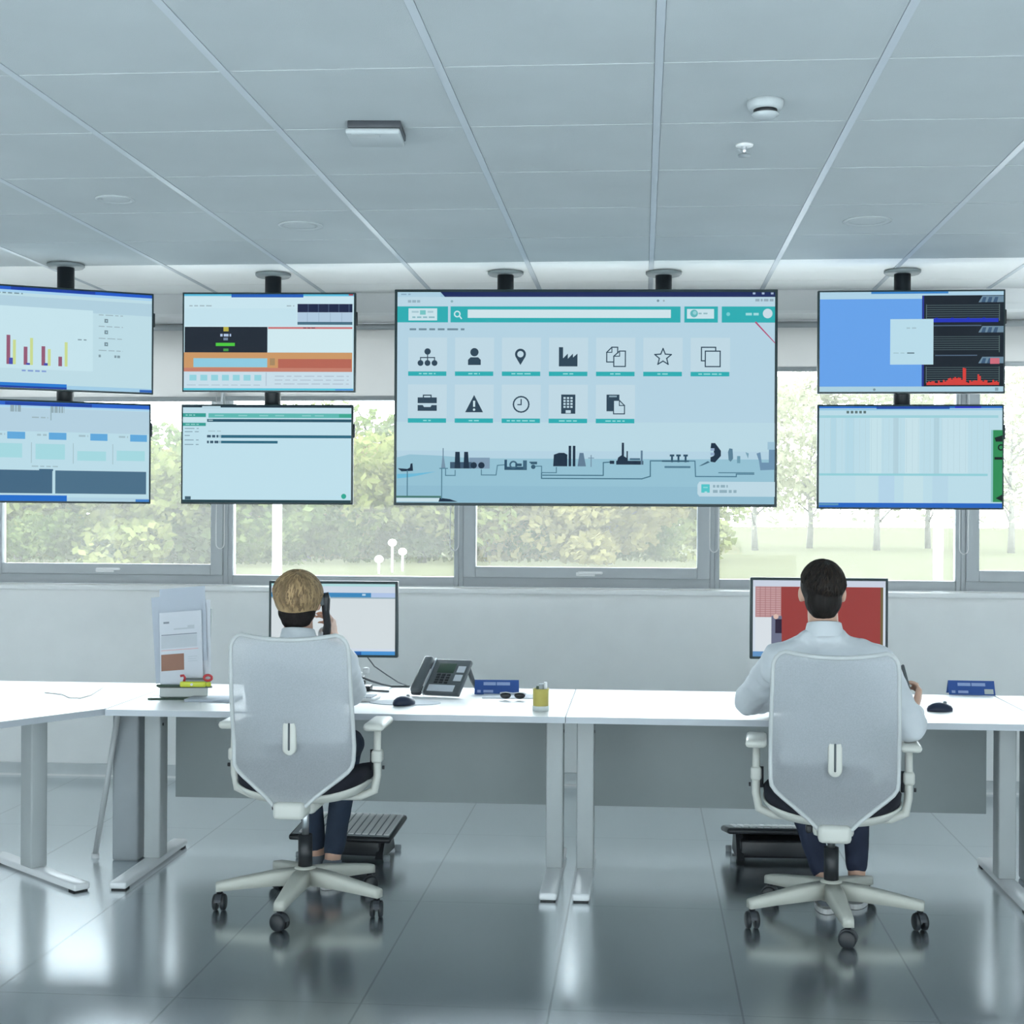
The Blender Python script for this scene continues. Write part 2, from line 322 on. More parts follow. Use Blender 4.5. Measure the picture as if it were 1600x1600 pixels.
# ------------------------------------------------------------------ ceiling fittings
p = onZ(587, 200, CEIL); t = thing('access_point', 'flat white square box fixed to the ceiling left of centre', 'access point', p, R(4)); b = MB(); b.box((-.085, -.085, -.040), (.085, .085, -.022), M['tile'], .006); b.build('housing', t)
b = MB(); b.box((-.078, -.088, -.0225), (.088, .08, 0), M['dark'], .003); b.build('shadow_gap_plate', t); b = MB(); b.box((-.065, -.075, -.0412), (.02, -.045, -.0398), M['grey']); b.build('vent_slot', t)  # dark plate paints the shadow gap between box and ceiling
p = onZ(1196, 158, CEIL); t = thing('smoke_detector', 'round white smoke detector on the ceiling with dark slotted ring', 'smoke detector', p)
b = MB(); b.lathe((0, 0, 0), [(.001, 0), (.054, 0), (.054, -.012), (.05, -.022), (.047, -.026), (.001, -.026)][::-1], M['tile']); b.build('base', t)
b = MB(); b.lathe((0, 0, 0), [(.001, -.05), (.028, -.05), (.04, -.042), (.041, -.038), (.001, -.038)], M['tile']); b.build('cap', t)
b = MB(); b.lathe((0, 0, 0), [(.001, -.039), (.035, -.039), (.035, -.025), (.001, -.025)], M['black']); b.build('slot_ring', t)
p = onZ(1163, 226, CEIL); t = thing('ceiling_sensor', 'tiny white sprinkler head hanging below the smoke detector', 'sprinkler', p)
b = MB(); b.lathe((0, 0, 0), [(.001, -.008), (.028, -.006), (.03, 0), (.001, 0)], M['white']); b.build('collar', t); b = MB(); b.cyl((0, 0, -.034), (0, 0, 0), .009, M['silver']); b.lathe((0, 0, -.036), [(.001, -.004), (.02, -.003), (.02, .002), (.001, .003)], M['grey']); b.build('head', t)
for px, py, r, lab in [(180, 311, .075, 'leftmost of three flush round ceiling speakers, above the far left screens'), (470, 352, .095, 'middle flush round ceiling speaker, above the second pair of screens'), (1355, 345, .1, 'flush round ceiling speaker above the right pair of screens')]:
    p = onZ(px, py, CEIL); t = thing('ceiling_speaker', lab, 'ceiling speaker', p, 0, 'flush round ceiling speakers')
    b = MB(); b.lathe((0, 0, 0), [(r*.8, -.002), (r*.86, -.006), (r, -.004), (r, 0), (r*.8, 0)], M['tile']); b.build('rim', t); b = MB(); b.lathe((0, 0, 0), [(.001, -.004), (r*.55, -.004), (r*.8, -.0015), (r*.8, 0), (.001, 0)], M['tile']); b.build('grille', t)
# ------------------------------------------------------------------ screens
class Draw:
    """lays flat picture elements on a screen; coordinates are the picture's own, box = (x0,y0,x1,y1)"""
    def __init__(s, box, w, h, bg, k=1.0):
        s.mb = MB(); s.b = box; s.w, s.h, s.k = w, h, k; s.n = 0; s.R(*box, bg)
    def m(s, x, y): x0, y0, x1, y1 = s.b; return ((x-x0)/(x1-x0)-.5)*s.w, (.5-(y-y0)/(y1-y0))*s.h
    def P(s, pts, c):
        d = -s.n*.00008; s.n += 1; x0, y0, x1, y1 = s.b
        pts = [(min(max(x, x0), x1), min(max(y, y0), y1)) for x, y in pts]
        q = [s.m(*p) for p in pts]; a = sum(q[i-1][0]*q[i][1]-q[i][0]*q[i-1][1] for i in range(len(q)))
        if a < 0: q = q[::-1]
        s.mb.add([(x, d, z) for x, z in q], [tuple(range(len(q)))], emit(c, s.k))
    def R(s, x0, y0, x1, y1, c): s.P([(x0, y0), (x1, y0), (x1, y1), (x0, y1)], c)
    def C(s, x, y, r, c, n=18): s.P([(x+r*math.cos(2*math.pi*i/n), y+r*math.sin(2*math.pi*i/n)) for i in range(n)], c)
    def L(s, pts, w, c):
        for (xa, ya), (xb, yb) in zip(pts, pts[1:]):
            d = math.hypot(xb-xa, yb-ya) or 1; nx, ny = -(yb-ya)/d*w/2, (xb-xa)/d*w/2; ex, ey = (xb-xa)/d*w/2, (yb-ya)/d*w/2
            s.P([(xa+nx-ex, ya+ny-ey), (xb+nx+ex, yb+ny+ey), (xb-nx+ex, yb-ny+ey), (xa-nx-ex, ya-ny-ey)], c)
    def O(s, x, y, r, w, c): s.L([(x+r*math.cos(2*math.pi*i/20), y+r*math.sin(2*math.pi*i/20)) for i in range(21)], w, c)
    def T(s, x0, x1, y, c, h=2, step=9):
        """a line of print too small to read"""
        x = x0; q = random.Random(int(x0*7+y*3))
        while x < x1: e = min(x1, x+step*q.uniform(.5, 1.3)); s.R(x, y-h/2, e, y+h/2, c); x = e+step*.3
def tv(px, Y, yaw, label, paint, bg, group, bez=.009, k=1.0, mat_b='bezel', shift=0):
    x0, y0, x1, y1 = px; c = onY((x0+x1)/2+shift, (y0+y1)/2, Y); d = ray((x0+x1)/2+shift, (y0+y1)/2); z = Y/d.y
    w = (x1-x0)*z/F/math.cos(yaw-YAW); h = (y1-y0)*z/F
    t = thing('television', label, 'television', c, yaw, group)
    b = MB(); b.box((-w/2, 0, -h/2), (w/2, .028, h/2), M[mat_b], .003); b.box((-w*.36, .028, -h*.4), (w*.36, .0585, h*.3), M['dark'], .008); b.build('casing', t)
    sw, sh = w-2*bez, h-2*bez; fx, fy = bez/w*(x1-x0), bez/h*(y1-y0); D = Draw((x0+fx, y0+fy, x1-fx, y1-fy), sw, sh, bg, k); paint(D)
    D.mb.build('screen', t, (0, -.0015, 0))
    if w < 1.2: b = MB(); b.box((w/2-.003, .005, h*.17), (w/2+.008, .022, h*.31), M['black'], .004); b.build('side_button', t)
    return t
TV = 'wall screens hanging from the ceiling'
PALE, INK = (190, 226, 240), (42, 68, 86)
def p_chart(d):
    x0, y0, x1, y1 = d.b; sk = lambda x: (x-100)*.035
    d.R(x0, y0, x1, y0+5, (32, 92, 205)); d.R(40, y0, 155, y0+4.5, (20, 62, 165)); d.R(x0, y0+5, x1, y0+9, (170, 215, 245)); d.R(x0, y0+14, x1, y0+34, (180, 213, 228))
    d.R(x0, y0+30, 152, y1-30, (203, 234, 243)); d.T(10, 56, 462, (120, 150, 160), 2)
    B, Rd, Y, Bl = 572, (152, 92, 118), (206, 224, 150), (70, 80, 180)
    for x, hr, hy, hb in [(-14, 40, 34, 4), (12, 30, 38, 2), (37, 45, 38, 10), (60, 28, 42, 3), (84, 30, 26, 4), (107, 15, 38, 0)]:
        d.R(x-2.5, B-hr, x+2.5, B, Rd); d.R(x+6, B-hy, x+10, B, Y)
        if hb: d.R(x+1, B-hb, x+6, B, Bl)
    d.T(55, 88, 581, (130, 160, 215), 2.5)
    for y, tx in [(488, 0), (497, 1), (506, 0), (515, 1), (525, 0), (534, 1), (544, 0), (553, 2)]:
        if tx == 0: d.T(160, 194, y, (160, 185, 195), 1.5)
        elif tx == 1: d.R(168, y-3, 173, y+3, (120, 145, 155)); d.R(170, y-1, 171.5, y+1, PALE)
        else: d.R(160, y-2, 163, y+2, (130, 155, 165)); d.T(182, 190, y, (130, 155, 165), 4, 4)
    d.T(131, 143, 529, (140, 165, 175), 2); d.R(x0, y1-8, 116, y1-3, (35, 125, 215)); d.R(x0, y1-3, 116, y1, (20, 62, 165)); d.R(116, y1-6, x1, y1, (165, 210, 235)); d.R(218, y1-4, x1, y1, (40, 100, 190))
def p_tasks(d):
    x0, y0, x1, y1 = d.b
    d.R(x0, y0, x1, y0+6, (38, 100, 205)); d.R(32, y0+1, 150, y0+6, (22, 66, 165)); d.R(x0, y0+6, x1, y0+9, (170, 215, 245))
    d.R(x0, y0+10, x1, y0+46, (184, 214, 230)); d.T(39, 54, 640, (150, 175, 185), 10, 4); d.T(94, 112, 640, (150, 175, 185), 10, 4); d.R(93, 635, 94.5, 657, (150, 180, 190)); d.T(68, 90, 653, (160, 185, 195), 2)
    for x in (-18, 35, 91, 148, 204): d.R(x, 676, x+24, 687, (98, 172, 225)); d.T(x-16, x-3, 680, (165, 195, 205), 3)
    for x, a, e in ((15, 694, 716), (73, 694, 718), (130, 704, 719), (185, 702, 718)): d.R(x, a, x+40, e, (168, 222, 230)); d.R(x-6, 692, x-5, 724, (165, 195, 205))
    d.R(x0, 735, 96, 771, (66, 104, 132)); d.R(100, 735, 227, 771, (74, 112, 138)); d.R(78, 733, 97, 736, (66, 104, 132)); d.T(68, 104, 729, (165, 195, 205), 2)
    d.R(x0, y1-9, 116, y1, (30, 112, 208)); d.R(116, y1-6, x1, y1, (180, 215, 232)); d.R(212, y1-4, x1, y1, (60, 130, 205))
def p_plan(d):
    x0, y0, x1, y1 = d.b
    d.R(x0, y0, x1, y0+3, (90, 190, 225)); d.R(361, y0, 474, y0+5, (32, 96, 190)); d.R(x0, y0+5, x1, y0+22, (205, 235, 245)); d.R(545, y0, 552, y0+2, (190, 70, 80))
    d.T(295, 330, 478, (165, 190, 200), 2); d.T(368, 382, 488, (165, 190, 200), 2.5); d.T(448, 460, 478, (165, 190, 200), 2); d.R(x0+2, y0+22, 462, 508, (200, 232, 243))
    d.R(465, 475, 551, 488, (22, 34, 70))
    for x in range(481, 551, 16): d.R(x, 475, x+1.5, 488, (60, 80, 110))
    d.R(465, 488, 551, 503, (182, 208, 230)); d.R(465, 503, 551, 507.5, (72, 110, 130))
    for x in range(480, 551, 18): d.R(x, 489, x+.8, 503, (150, 180, 205))
    d.R(288, 511, 418, 551, (26, 36, 48)); d.R(419, 511, 551, 514, (205, 120, 122)); d.R(419, 514, 551, 550, (214, 240, 246)); d.T(474, 494, 512.5, (120, 60, 70), 1.5, 5)
    d.R(349, 511, 357, 518, (190, 180, 70)); d.T(344, 361, 524, (185, 205, 235), 4, 6); d.R(349, 528, 356, 532, (120, 140, 165)); d.R(337, 536, 367, 541, (78, 205, 60)); d.R(349, 545, 357, 549, (70, 160, 70))
    d.R(287, 551, 551, 575, (208, 156, 104)); d.R(287, 575, 551, 581, (200, 130, 110)); d.R(302, 560, 418, 574, (146, 208, 230)); d.R(422, 560, 430, 571, (170, 140, 100)); d.R(435, 561, 550, 575, (186, 104, 86))
    d.R(287, 581, 551, 607, (205, 228, 240))
    for i in range(7): d.R(296+17*i, 586, 307+17*i, 595, (150, 216, 228))
    d.R(416, 582, 417, 603, (170, 190, 210))
    for y in (588, 594, 600): d.T(430, 546, y, (180, 200, 215), 1.5, 14)
    d.T(292, 410, 602, (180, 205, 218), 1.5, 14); d.R(x0, 607, x1, y1, (84, 204, 226)); d.R(x0, 608, 305, y1-2, (50, 190, 205)); d.R(525, 608, x1, y1, (70, 150, 225))
def p_list(d):
    x0, y0, x1, y1 = d.b; G = (50, 160, 150)
    d.R(x0, y0, x1, 637, (20, 46, 62)); d.R(315, 634, 344, 640, (190, 220, 232)); d.R(x0, 639, x1, 645, (196, 226, 238))
    d.R(x0, 646, 321, 652, G); d.T(289, 304, 649, (140, 205, 200), 2, 6); d.R(325, 646, 551, 653, (96, 188, 182)); d.R(530, 647, 549, 652, (60, 170, 145))
    for x in (335, 372, 405, 430, 472, 492): d.R(x, 648.5, x+14, 650.5, (140, 205, 205))
    d.R(x0, 661, 321, 666, G); d.T(289, 310, 663.5, (140, 205, 200), 2, 6); d.R(x0, 653, 322, 659, (205, 235, 242))
    d.R(323, 655, 551, 659.5, (36, 84, 104)); d.T(325, 333, 657, (150, 180, 190), 2); d.R(345, 680, 551, 684.5, (40, 104, 128)); d.T(323, 344, 682, (60, 90, 110), 4, 6); d.R(345, 689, 434, 693, (40, 104, 128)); d.T(323, 344, 691, (60, 90, 110), 4, 6)
    for y in (670, 675, 681, 688, 695): d.T(288, 310 if y != 681 else 296, y, (140, 170, 185), 1.5, 12)
    d.T(325, 345, 674, (170, 200, 210), 1.5); d.C(538, 775, 4, (45, 170, 150)); d.R(x0, y1-4, x1, y1, (28, 62, 70)); d.R(x0+4, 776, 298, 781, (60, 90, 105))
def p_big(d):
    x0, y0, x1, y1 = d.b; Tl, Wt, Tile = (42, 176, 182), (206, 232, 240), (196, 222, 234)
    d.R(x0, y0, x1, 464, (20, 36, 92)); d.R(x0, 455, 687, 465, (176, 212, 230)); d.P([(687, 455), (694, 464), (687, 464)], (160, 200, 225)); d.T(625, 640, 460, (140, 175, 200), 2)
    for x in (1174, 1188, 1202): d.R(x, 457, x+4, 460, (170, 190, 215))
    d.R(x0, 464, x1, 478, (190, 220, 234)); d.T(636, 656, 471, (150, 180, 195), 4, 5); d.C(705, 471, 2, (140, 180, 190)); d.C(1027, 470, 2, (120, 150, 165)); d.C(1036, 470, 1.5, (150, 175, 185)); d.T(1178, 1206, 469, (150, 175, 190), 4, 6)
    d.R(x0, 479, 699, 504, Tl); d.R(703, 479, 1062, 504, Tl); d.R(1068, 479, 1120, 504, Tl); d.R(1126, 479, x1, 504, Tl)
    d.R(637, 482, 682, 501, Wt); d.R(655, 485, 664, 492, (120, 200, 200)); d.T(643, 678, 496, (140, 190, 200), 2.5, 8); d.R(642, 486, 653, 489, (170, 205, 215)); d.R(667, 486, 676, 489, (170, 205, 215))
    d.O(713.5, 491, 4.2, 1.9, (205, 235, 240)); d.L([(717, 494), (720, 498)], 2, (205, 235, 240)); d.R(730, 484, 1047, 497, (212, 234, 240)); d.R(1072, 483, 1114, 498, Wt)
    d.C(1083, 490, 6, (95, 185, 190)); d.C(1084, 489, 3, (150, 212, 218)); d.T(1090, 1104, 490, (150, 190, 198), 2.5); d.C(1197, 490, 7.5, (205, 226, 236)); d.C(1136, 491, 3, (120, 210, 215)); d.T(1163, 1185, 491, (160, 222, 226), 4, 8)
    d.L([(1179, 504), (1211, 535)], 2.6, (185, 80, 120)); d.T(639, 725, 515, (110, 140, 155), 3, 14)
    d.R(x0, 660, x1, 705, (190, 222, 234)); d.P([(x0, 716), (640, 711), (690, 713), (740, 717), (1208, 717), (x1, 722), (x1, y1), (x0, y1)], (152, 198, 216))
    d.R(620, 760, x1, y1, (146, 192, 212))
    for j, n in ((0, 7), (1, 5)):
        for i in range(n):
            X, Yt = 637+73.5*i, 528+73.5*j; d.R(X, Yt, X+61, Yt+53, Tile); d.R(X, Yt+53, X+60, Yt+60, Tl); w = (13, 9, 15, 8, 8, 8, 18, 6, 8, 22, 14, 15)[j*7+i]; d.T(X+30-w, X+30+w, Yt+56.5, (150, 222, 222), 2, 8)
    cx = lambda i: 667.5+73.5*i
    I = INK; x = cx(0); d.C(x, 550, 5, I); d.L([(x, 555), (x, 566)], 1.6, I); d.L([(x-11, 567), (x-11, 559.5), (x+11, 559.5), (x+11, 567)], 1.6, I); [d.C(x+q, 568, 4.6, I) for q in (-11, 0, 11)]
    x = cx(1); d.C(x, 551, 6.5, I); d.P([(x-10, 571), (x-10, 563), (x-6, 559), (x+6, 559), (x+10, 563), (x+10, 571)], I)
    x = cx(2)-1.5; d.C(x, 554, 8.6, I); d.P([(x-8, 557.5), (x+8, 557.5), (x, 571)], I); d.C(x, 554, 5, Tile)
    x = cx(3); d.P([(x-15, 573), (x-15, 543), (x-8.5, 543), (x-8.5, 573)], I); d.P([(x-10, 573), (x-10, 562), (x-1, 553), (x-1, 573)], I); d.P([(x-2, 573), (x-2, 562), (x+7, 553), (x+7, 573)], I); d.P([(x+6, 573), (x+6, 560), (x+14, 553), (x+14, 573)], I)
    x = cx(4); d.L([(x-3, 566), (x-14, 566), (x-14, 551), (x-6, 543), (x+3, 543), (x+3, 552)], 1.7, I); d.L([(x-14, 551), (x-6, 551), (x-6, 543)], 1.4, I); d.L([(x+6, 549), (x+15, 549), (x+15, 573), (x-3, 573), (x-3, 557), (x+6, 549)], 1.7, I); d.L([(x-3, 557), (x+6, 557), (x+6, 549)], 1.4, I)
    x = cx(5); d.L([(x+(13.5 if q % 2 == 0 else 6)*math.sin(math.pi*q/5), 558.5-(13.5 if q % 2 == 0 else 6)*math.cos(math.pi*q/5)) for q in range(11)], 1.8, I)
    x = cx(6); d.L([(x-8, 564), (x-14, 564), (x-14, 543), (x+8, 543), (x+8, 549)], 1.8, I); d.L([(x-8, 549), (x+15, 549), (x+15, 573), (x-8, 573), (x-8, 549)], 1.8, I)
    x = cx(0); d.R(x-15, 622, x+15, 631, I); d.P([(x-15, 634), (x-7, 634), (x-5, 637), (x+5, 637), (x+7, 634), (x+15, 634), (x+15, 643), (x-15, 643)], I); d.L([(x-6, 622), (x-6, 618.5), (x+6, 618.5), (x+6, 622)], 1.8, I)
    x = cx(1); d.P([(x, 618), (x+14, 645), (x-14, 645)], I); d.R(x-1.6, 627, x+1.6, 636.5, Wt); d.C(x, 641, 1.9, Wt)
    x = cx(2); d.O(x, 632.5, 12, 2.2, I); d.L([(x, 625), (x, 633), (x-5, 633)], 1.8, I)
    x = cx(3); d.R(x-11, 617, x+11, 647, I); [d.R(x-7.5+5.4*a, 621+4.6*q, x-4+5.4*a, 624+4.6*q, Tile) for a in range(3) for q in range(4)]; d.R(x-4, 641.5, x+4, 646, Tile)
    x = cx(4); d.R(x-14, 617, x+6, 643, I); d.R(x-10, 618.5, x+2, 621, (140, 170, 185)); d.P([(x-3, 626), (x+6, 626), (x+14, 634), (x+14, 647), (x-3, 647)], Tile); d.L([(x-3, 647), (x-3, 626), (x+6, 626), (x+14, 634), (x+14, 647), (x-3, 647)], 1.6, I); d.L([(x+6, 626), (x+6, 634), (x+14, 634)], 1.4, I)
    # industrial skyline strip
    D2, G2, Pn = (20, 44, 66), (96, 128, 150), (76, 124, 146)
    d.P([(621, 742), (650, 741), (682, 738), (660, 743), (640, 747), (621, 749)], (110, 190, 222)); d.P([(622, 733), (637, 734), (641, 732), (642, 726), (645, 725), (646, 737), (628, 738)], D2); d.L([(637, 737), (637, 777)], 1.6, Pn); d.R(620, 776, 690, 779, (70, 120, 110)); d.R(620, 779.5, 688, 785, (205, 230, 238)); d.P([(686, 785), (688, 779), (704, 781), (716, 785)], D2)
    d.L([(693, 702), (693, 715)], 1.4, G2); d.P([(690, 733), (692, 714), (694, 714), (697, 733)], (120, 150, 172)); d.L([(691, 733), (691, 780)], 1.5, Pn); d.L([(688, 733), (700, 733)], 1.4, Pn)
    d.R(734, 716, 766, 733, (130, 158, 182)); d.R(704, 723, 738, 733, (60, 88, 112)); d.P([(711, 733), (712, 707), (719, 707), (720, 733)], D2); d.P([(725, 733), (726, 707), (732, 707), (734, 733)], D2); d.C(741, 728, 5, D2); d.C(753, 728, 5, D2)
    d.L([(697, 733), (697, 744), (712, 744), (712, 736)], 1.4, Pn); d.L([(753, 735), (753, 743), (776, 743), (778, 728), (789, 727)], 1.4, Pn)
    d.R(789, 719, 793, 734, (40, 80, 105)); d.R(789, 730, 824, 735, (40, 80, 105)); d.R(818, 720, 824, 734, (60, 100, 124)); d.O(803, 727, 5, 2.4, (60, 100, 124)); d.R(806, 725, 816, 729, (40, 80, 105)); d.R(830, 722, 840, 726, (50, 90, 112)); d.C(834, 730, 3.5, (50, 90, 112)); d.R(828, 722, 838, 724, (50, 90, 112))
    d.L([(838, 729), (847, 729), (847, 739), (870, 739), (870, 731)], 1.4, Pn); d.L([(847, 740), (847, 748), (1003, 748), (1016, 744), (1016, 720), (1040, 720)], 1.7, (64, 112, 134)); d.L([(849, 743), (943, 743), (943, 723), (956, 722)], 1.7, (64, 112, 134))
    d.P([(865, 729), (866, 711), (874, 708), (882, 708), (887, 711), (887, 729)], D2); d.R(889, 697, 893, 729, D2); d.R(895.5, 697, 899.5, 729, D2); d.P([(903, 729), (906, 708), (912, 708), (916, 729)], (98, 128, 152)); d.L([(924, 712), (924, 729)], 1.6, (120, 150, 172)); d.L([(920, 716), (928, 716)], 1.3, (120, 150, 172))
    d.R(953, 720, 960, 725, D2); d.P([(963, 726), (966, 715), (972, 711), (980, 716), (982, 726)], D2); d.R(971.5, 692, 975, 714, D2); d.R(963, 720, 1005, 726, D2); d.R(979, 705, 981, 720, D2); d.R(1001, 704, 1004, 726, G2); d.R(984, 716, 1000, 719, (70, 110, 132))
    for x in (1048, 1058, 1069): d.R(x, 711, x+3, 722, (36, 74, 98)); d.R(x-2, 710, x+5, 713, (36, 74, 98))
    d.R(1034, 719, 1076, 721.5, (50, 92, 114)); d.R(1038, 728, 1078, 731, (80, 124, 146)); d.L([(1076, 720), (1085, 720), (1086, 744), (1149, 744), (1149, 740), (1176, 740)], 1.6, (70, 118, 142)); d.L([(1122, 738), (1176, 738)], 1.5, (80, 128, 150))
    d.P([(1110, 692), (1116, 692), (1125, 704), (1125, 712), (1116, 722), (1109, 721), (1109, 714), (1114, 712), (1114, 702), (1109, 700)], D2); d.R(1109, 700, 1115, 704, (150, 175, 205)); d.R(1109, 707, 1115, 711, (150, 175, 205)); d.P([(1091, 728), (1105, 720), (1108, 722), (1096, 727)], (70, 110, 130))
    d.P([(1136, 706), (1138, 700), (1143, 701), (1144, 716), (1140, 721), (1137, 718)], (90, 130, 152)); d.R(1150, 712, 1155, 723, (110, 158, 178)); d.P([(1163, 706), (1168, 708), (1167, 716)], (120, 164, 184)); d.P([(1180, 708), (1186, 706), (1188, 722), (1199, 722), (1199, 702), (1208, 700), (1208, 733), (1186, 734), (1184, 720)], (110, 148, 178)); d.R(1197, 690, 1208, 702, (160, 198, 218))
    d.P([(1089, 757), (1092, 752), (1209, 752), (1209, 775), (1092, 775), (1089, 771)], (194, 222, 234)); d.R(1095, 756, 1108, 769, (82, 200, 204)); d.R(1098, 760, 1105, 762, (140, 218, 222)); d.R(1100, 767, 1104, 769, (170, 225, 230)); d.T(1113, 1136, 759, (146, 178, 192), 4, 7); d.T(1113, 1151, 767, (146, 178, 192), 4.5, 9)
def p_scada(d):
    x0, y0, x1, y1 = d.b; K = (20, 30, 40)
    d.R(x0, y0, x1, 466, (178, 216, 236)); d.R(1362, y0, 1480, 459, (52, 132, 205)); d.R(x0, 467, 1441, 604, (104, 166, 240)); d.R(x0, 604, x1, y1, (176, 214, 230)); d.R(1440, 462, x1, 604, K); d.R(1440.5, 462, 1443, 604, (36, 50, 150))
    for a in (463, 510, 558):
        d.P([(1526, a+10), (1532, a), (x1, a), (x1, a+10)], (110, 140, 160)); [d.P([(1530+9*i, a+10), (1533+9*i, a+2), (1538+9*i, a+2), (1536+9*i, a+10)], (60, 90, 120)) for i in range(3)]
    d.R(1544, 560, 1558, 569, (210, 110, 125))
    for g in (477, 526, 574):
        [d.R(1447, g+3.4*i, 1558, g+3.4*i+.9, (78, 100, 104)) for i in range(7)]; d.R(1446, g-1, 1447.2, g+25, (90, 112, 112)); d.R(1557, g-1, 1558.2, g+25, (90, 112, 112))
    d.R(1456, 498, 1556, 504, (30, 50, 190)); [d.R(1460+8*i, 497+i % 3, 1464+8*i, 499+i % 3, (30, 50, 190)) for i in range(12)]; d.R(1456, 508.5, 1530, 510, (84, 106, 130)); d.R(1460, 555, 1524, 556.5, (84, 106, 130))
    q = random.Random(3)
    for i in range(44):
        hgt = q.uniform(3, 8)+(15 if i in (22, 23) else 0)+(9 if i in (31, 32) else 0)+(5 if 12 < i < 24 else 0); d.R(1447+2.5*i, 602-hgt, 1449.6+2.5*i, 602, (214, 62, 54))
    d.R(1391, 499, 1457, 570, (190, 226, 240)); d.T(1416, 1432, 513, (165, 198, 210), 2); d.R(1417, 551, 1428, 553, (100, 128, 140)); d.T(1396, 1415, 552, (160, 195, 205), 1.2); d.C(1367, 609, 2, (120, 150, 165)); d.R(1551, 606, 1556, 611, (130, 160, 175))
def p_sheet(d):
    x0, y0, x1, y1 = d.b
    d.R(x0, y0, x1, 638, (36, 112, 205)); d.R(1370, 635, 1482, 639, (22, 70, 160)); d.R(1490, y0, 1530, 638, (30, 50, 195)); d.R(x0, 639, x1, 641, (140, 200, 230)); d.R(x0, 649, 1556, 653, (160, 214, 224))
    for i in range(5): d.R(1324+6.5*i, 642, 1328+6.5*i, 646, (92, 116, 116))
    for x, w, c in ((1300, 8, (182, 220, 234)), (1322, 14, (184, 222, 236)), (1360, 18, (202, 232, 240)), (1396, 8, (182, 214, 226)), (1414, 22, (204, 232, 240)), (1458, 8, (180, 214, 226)), (1470, 40, (200, 230, 240))): d.R(x, 653, x+w, 740, c)
    for x, w, c in ((1338, 34, (196, 228, 238)), (1374, 24, (184, 218, 238)), (1412, 30, (200, 230, 238)), (1456, 24, (186, 220, 236))): d.R(x, 743, x+w, 786, c)
    for x in range(1290, 1545, 9): d.R(x, 655, x+.6, 738, (186, 218, 228))
    d.R(x0, 740, 1540, 743.5, (150, 212, 222)); d.R(x0, 786, x1, y1, (30, 102, 198)); d.R(x0, 787, 1312, 790, (90, 150, 190))
    d.R(1547, 672, x1, 784, (44, 142, 84)); d.R(1545, 672, 1548, 784, (140, 200, 200)); d.P([(1550, 684), (1562, 680), (1562, 690), (1552, 690)], (16, 30, 28)); d.O(1560, 699, 4, 2, (16, 30, 28)); d.R(1550, 714, 1562, 718, (14, 26, 24)); d.P([(1552, 778), (1562, 772), (1562, 783)], (16, 30, 28))
def mount(px, py, Y, bottom_y, label, rz=0):
    p = onZ(px, py, CEIL); p = onY(px, py, Y); p.z = CEIL
    t = thing('ceiling_mount', label, 'screen mount', p, rz, 'black pole mounts of the hanging screens'); zb = onY(px, bottom_y, Y).z-CEIL
    b = MB(); b.lathe((0, 0, 0), [(.001, -.02), (.082, -.02), (.09, -.012), (.09, -.003), (.001, -.003)], M['flange'], 32); b.build('flange', t)
    b = MB(); b.cyl((0, 0, zb), (0, 0, -.015), .041, M['pole'], n=24); b.build('pole', t)
    b = MB(); b.box((-.16, -.0415, zb+.05), (.16, -.025, zb+.16), M['pole'], .005); b.build('bracket', t)
    return t
tv((-40, 449, 238, 611), 6.66, R(28), 'angled screen at far left showing red and yellow bar chart', p_chart, (194, 226, 236), TV, shift=-14)
tv((-40, 626, 234, 786), 6.66, R(28), 'angled lower left screen showing blue boxes above dark panels', p_tasks, (192, 226, 238), TV, shift=-14)
mount(103, 421, 6.80, 720, 'black ceiling pole carrying the two angled screens at far left', R(28))
tv((284, 457, 556, 613), 7.02, R(3), 'upper screen of second pair showing orange band and black box', p_plan, (204, 234, 244), TV)
tv((282, 632, 552, 788), 7.02, R(3), 'lower screen of second pair showing mostly blank page with green menu', p_list, (196, 230, 242), TV)
mount(427, 428, 7.12, 720, 'black ceiling pole carrying the orange-banded screen and the one below')
tv((615, 452, 1213, 791), 7.03, R(2.6), 'very large central screen showing grid of icons and industrial skyline', p_big, (184, 216, 232), TV, bez=.014)
mount(790, 425, 7.125, 600, 'left black pole holding up the large central screen')
mount(1037, 424, 7.165, 600, 'right black pole holding up the large central screen')
tv((1280, 453, 1567, 615), 7.08, R(0), 'upper right screen showing blue panel beside dark red charts', p_scada, (178, 216, 236), TV)
tv((1279, 632, 1565, 796), 7.08, R(0), 'lower right screen showing pale spreadsheet with green strip', p_sheet, (192, 226, 238), TV)
mount(1410, 424, 7.18, 720, 'black ceiling pole carrying the blue screen and the pale spreadsheet screen')
# ------------------------------------------------------------------ desks
DT, FRT, BCK, JX = .74, 5.71, 6.62, -.302
def foot_mb(b, ln):
    b.box((-.036, -ln/2, .006), (.036, ln/2, .036), M['foot'], .009); b.box((-.03, -ln/2+.012, 0), (.03, -ln/2+.06, .008), M['rubber']); b.box((-.03, ln/2-.06, 0), (.03, ln/2-.012, .008), M['rubber'])
def leg(parent, x, y, rz, ln=.80, off=.06):
    o = bpy.data.objects.new('leg', None)
    b = MB(); b.box((-.037, off-.05, .034), (.037, off+.05, DT-.028), M['legm'], .007); b.box((-.034, -.16, DT-.05), (.034, .30, DT-.0275), M['legm'], .004); b.cyl((.0375, off-.02, .62), (.0395, off-.02, .62), .007, M['black'], n=10)
    l = b.build('leg', parent, (x, y, 0)); l.rotation_euler = (0, 0, rz)
    b = MB(); foot_mb(b, ln); b.build('foot', l); bpy.data.objects.remove(o); return l
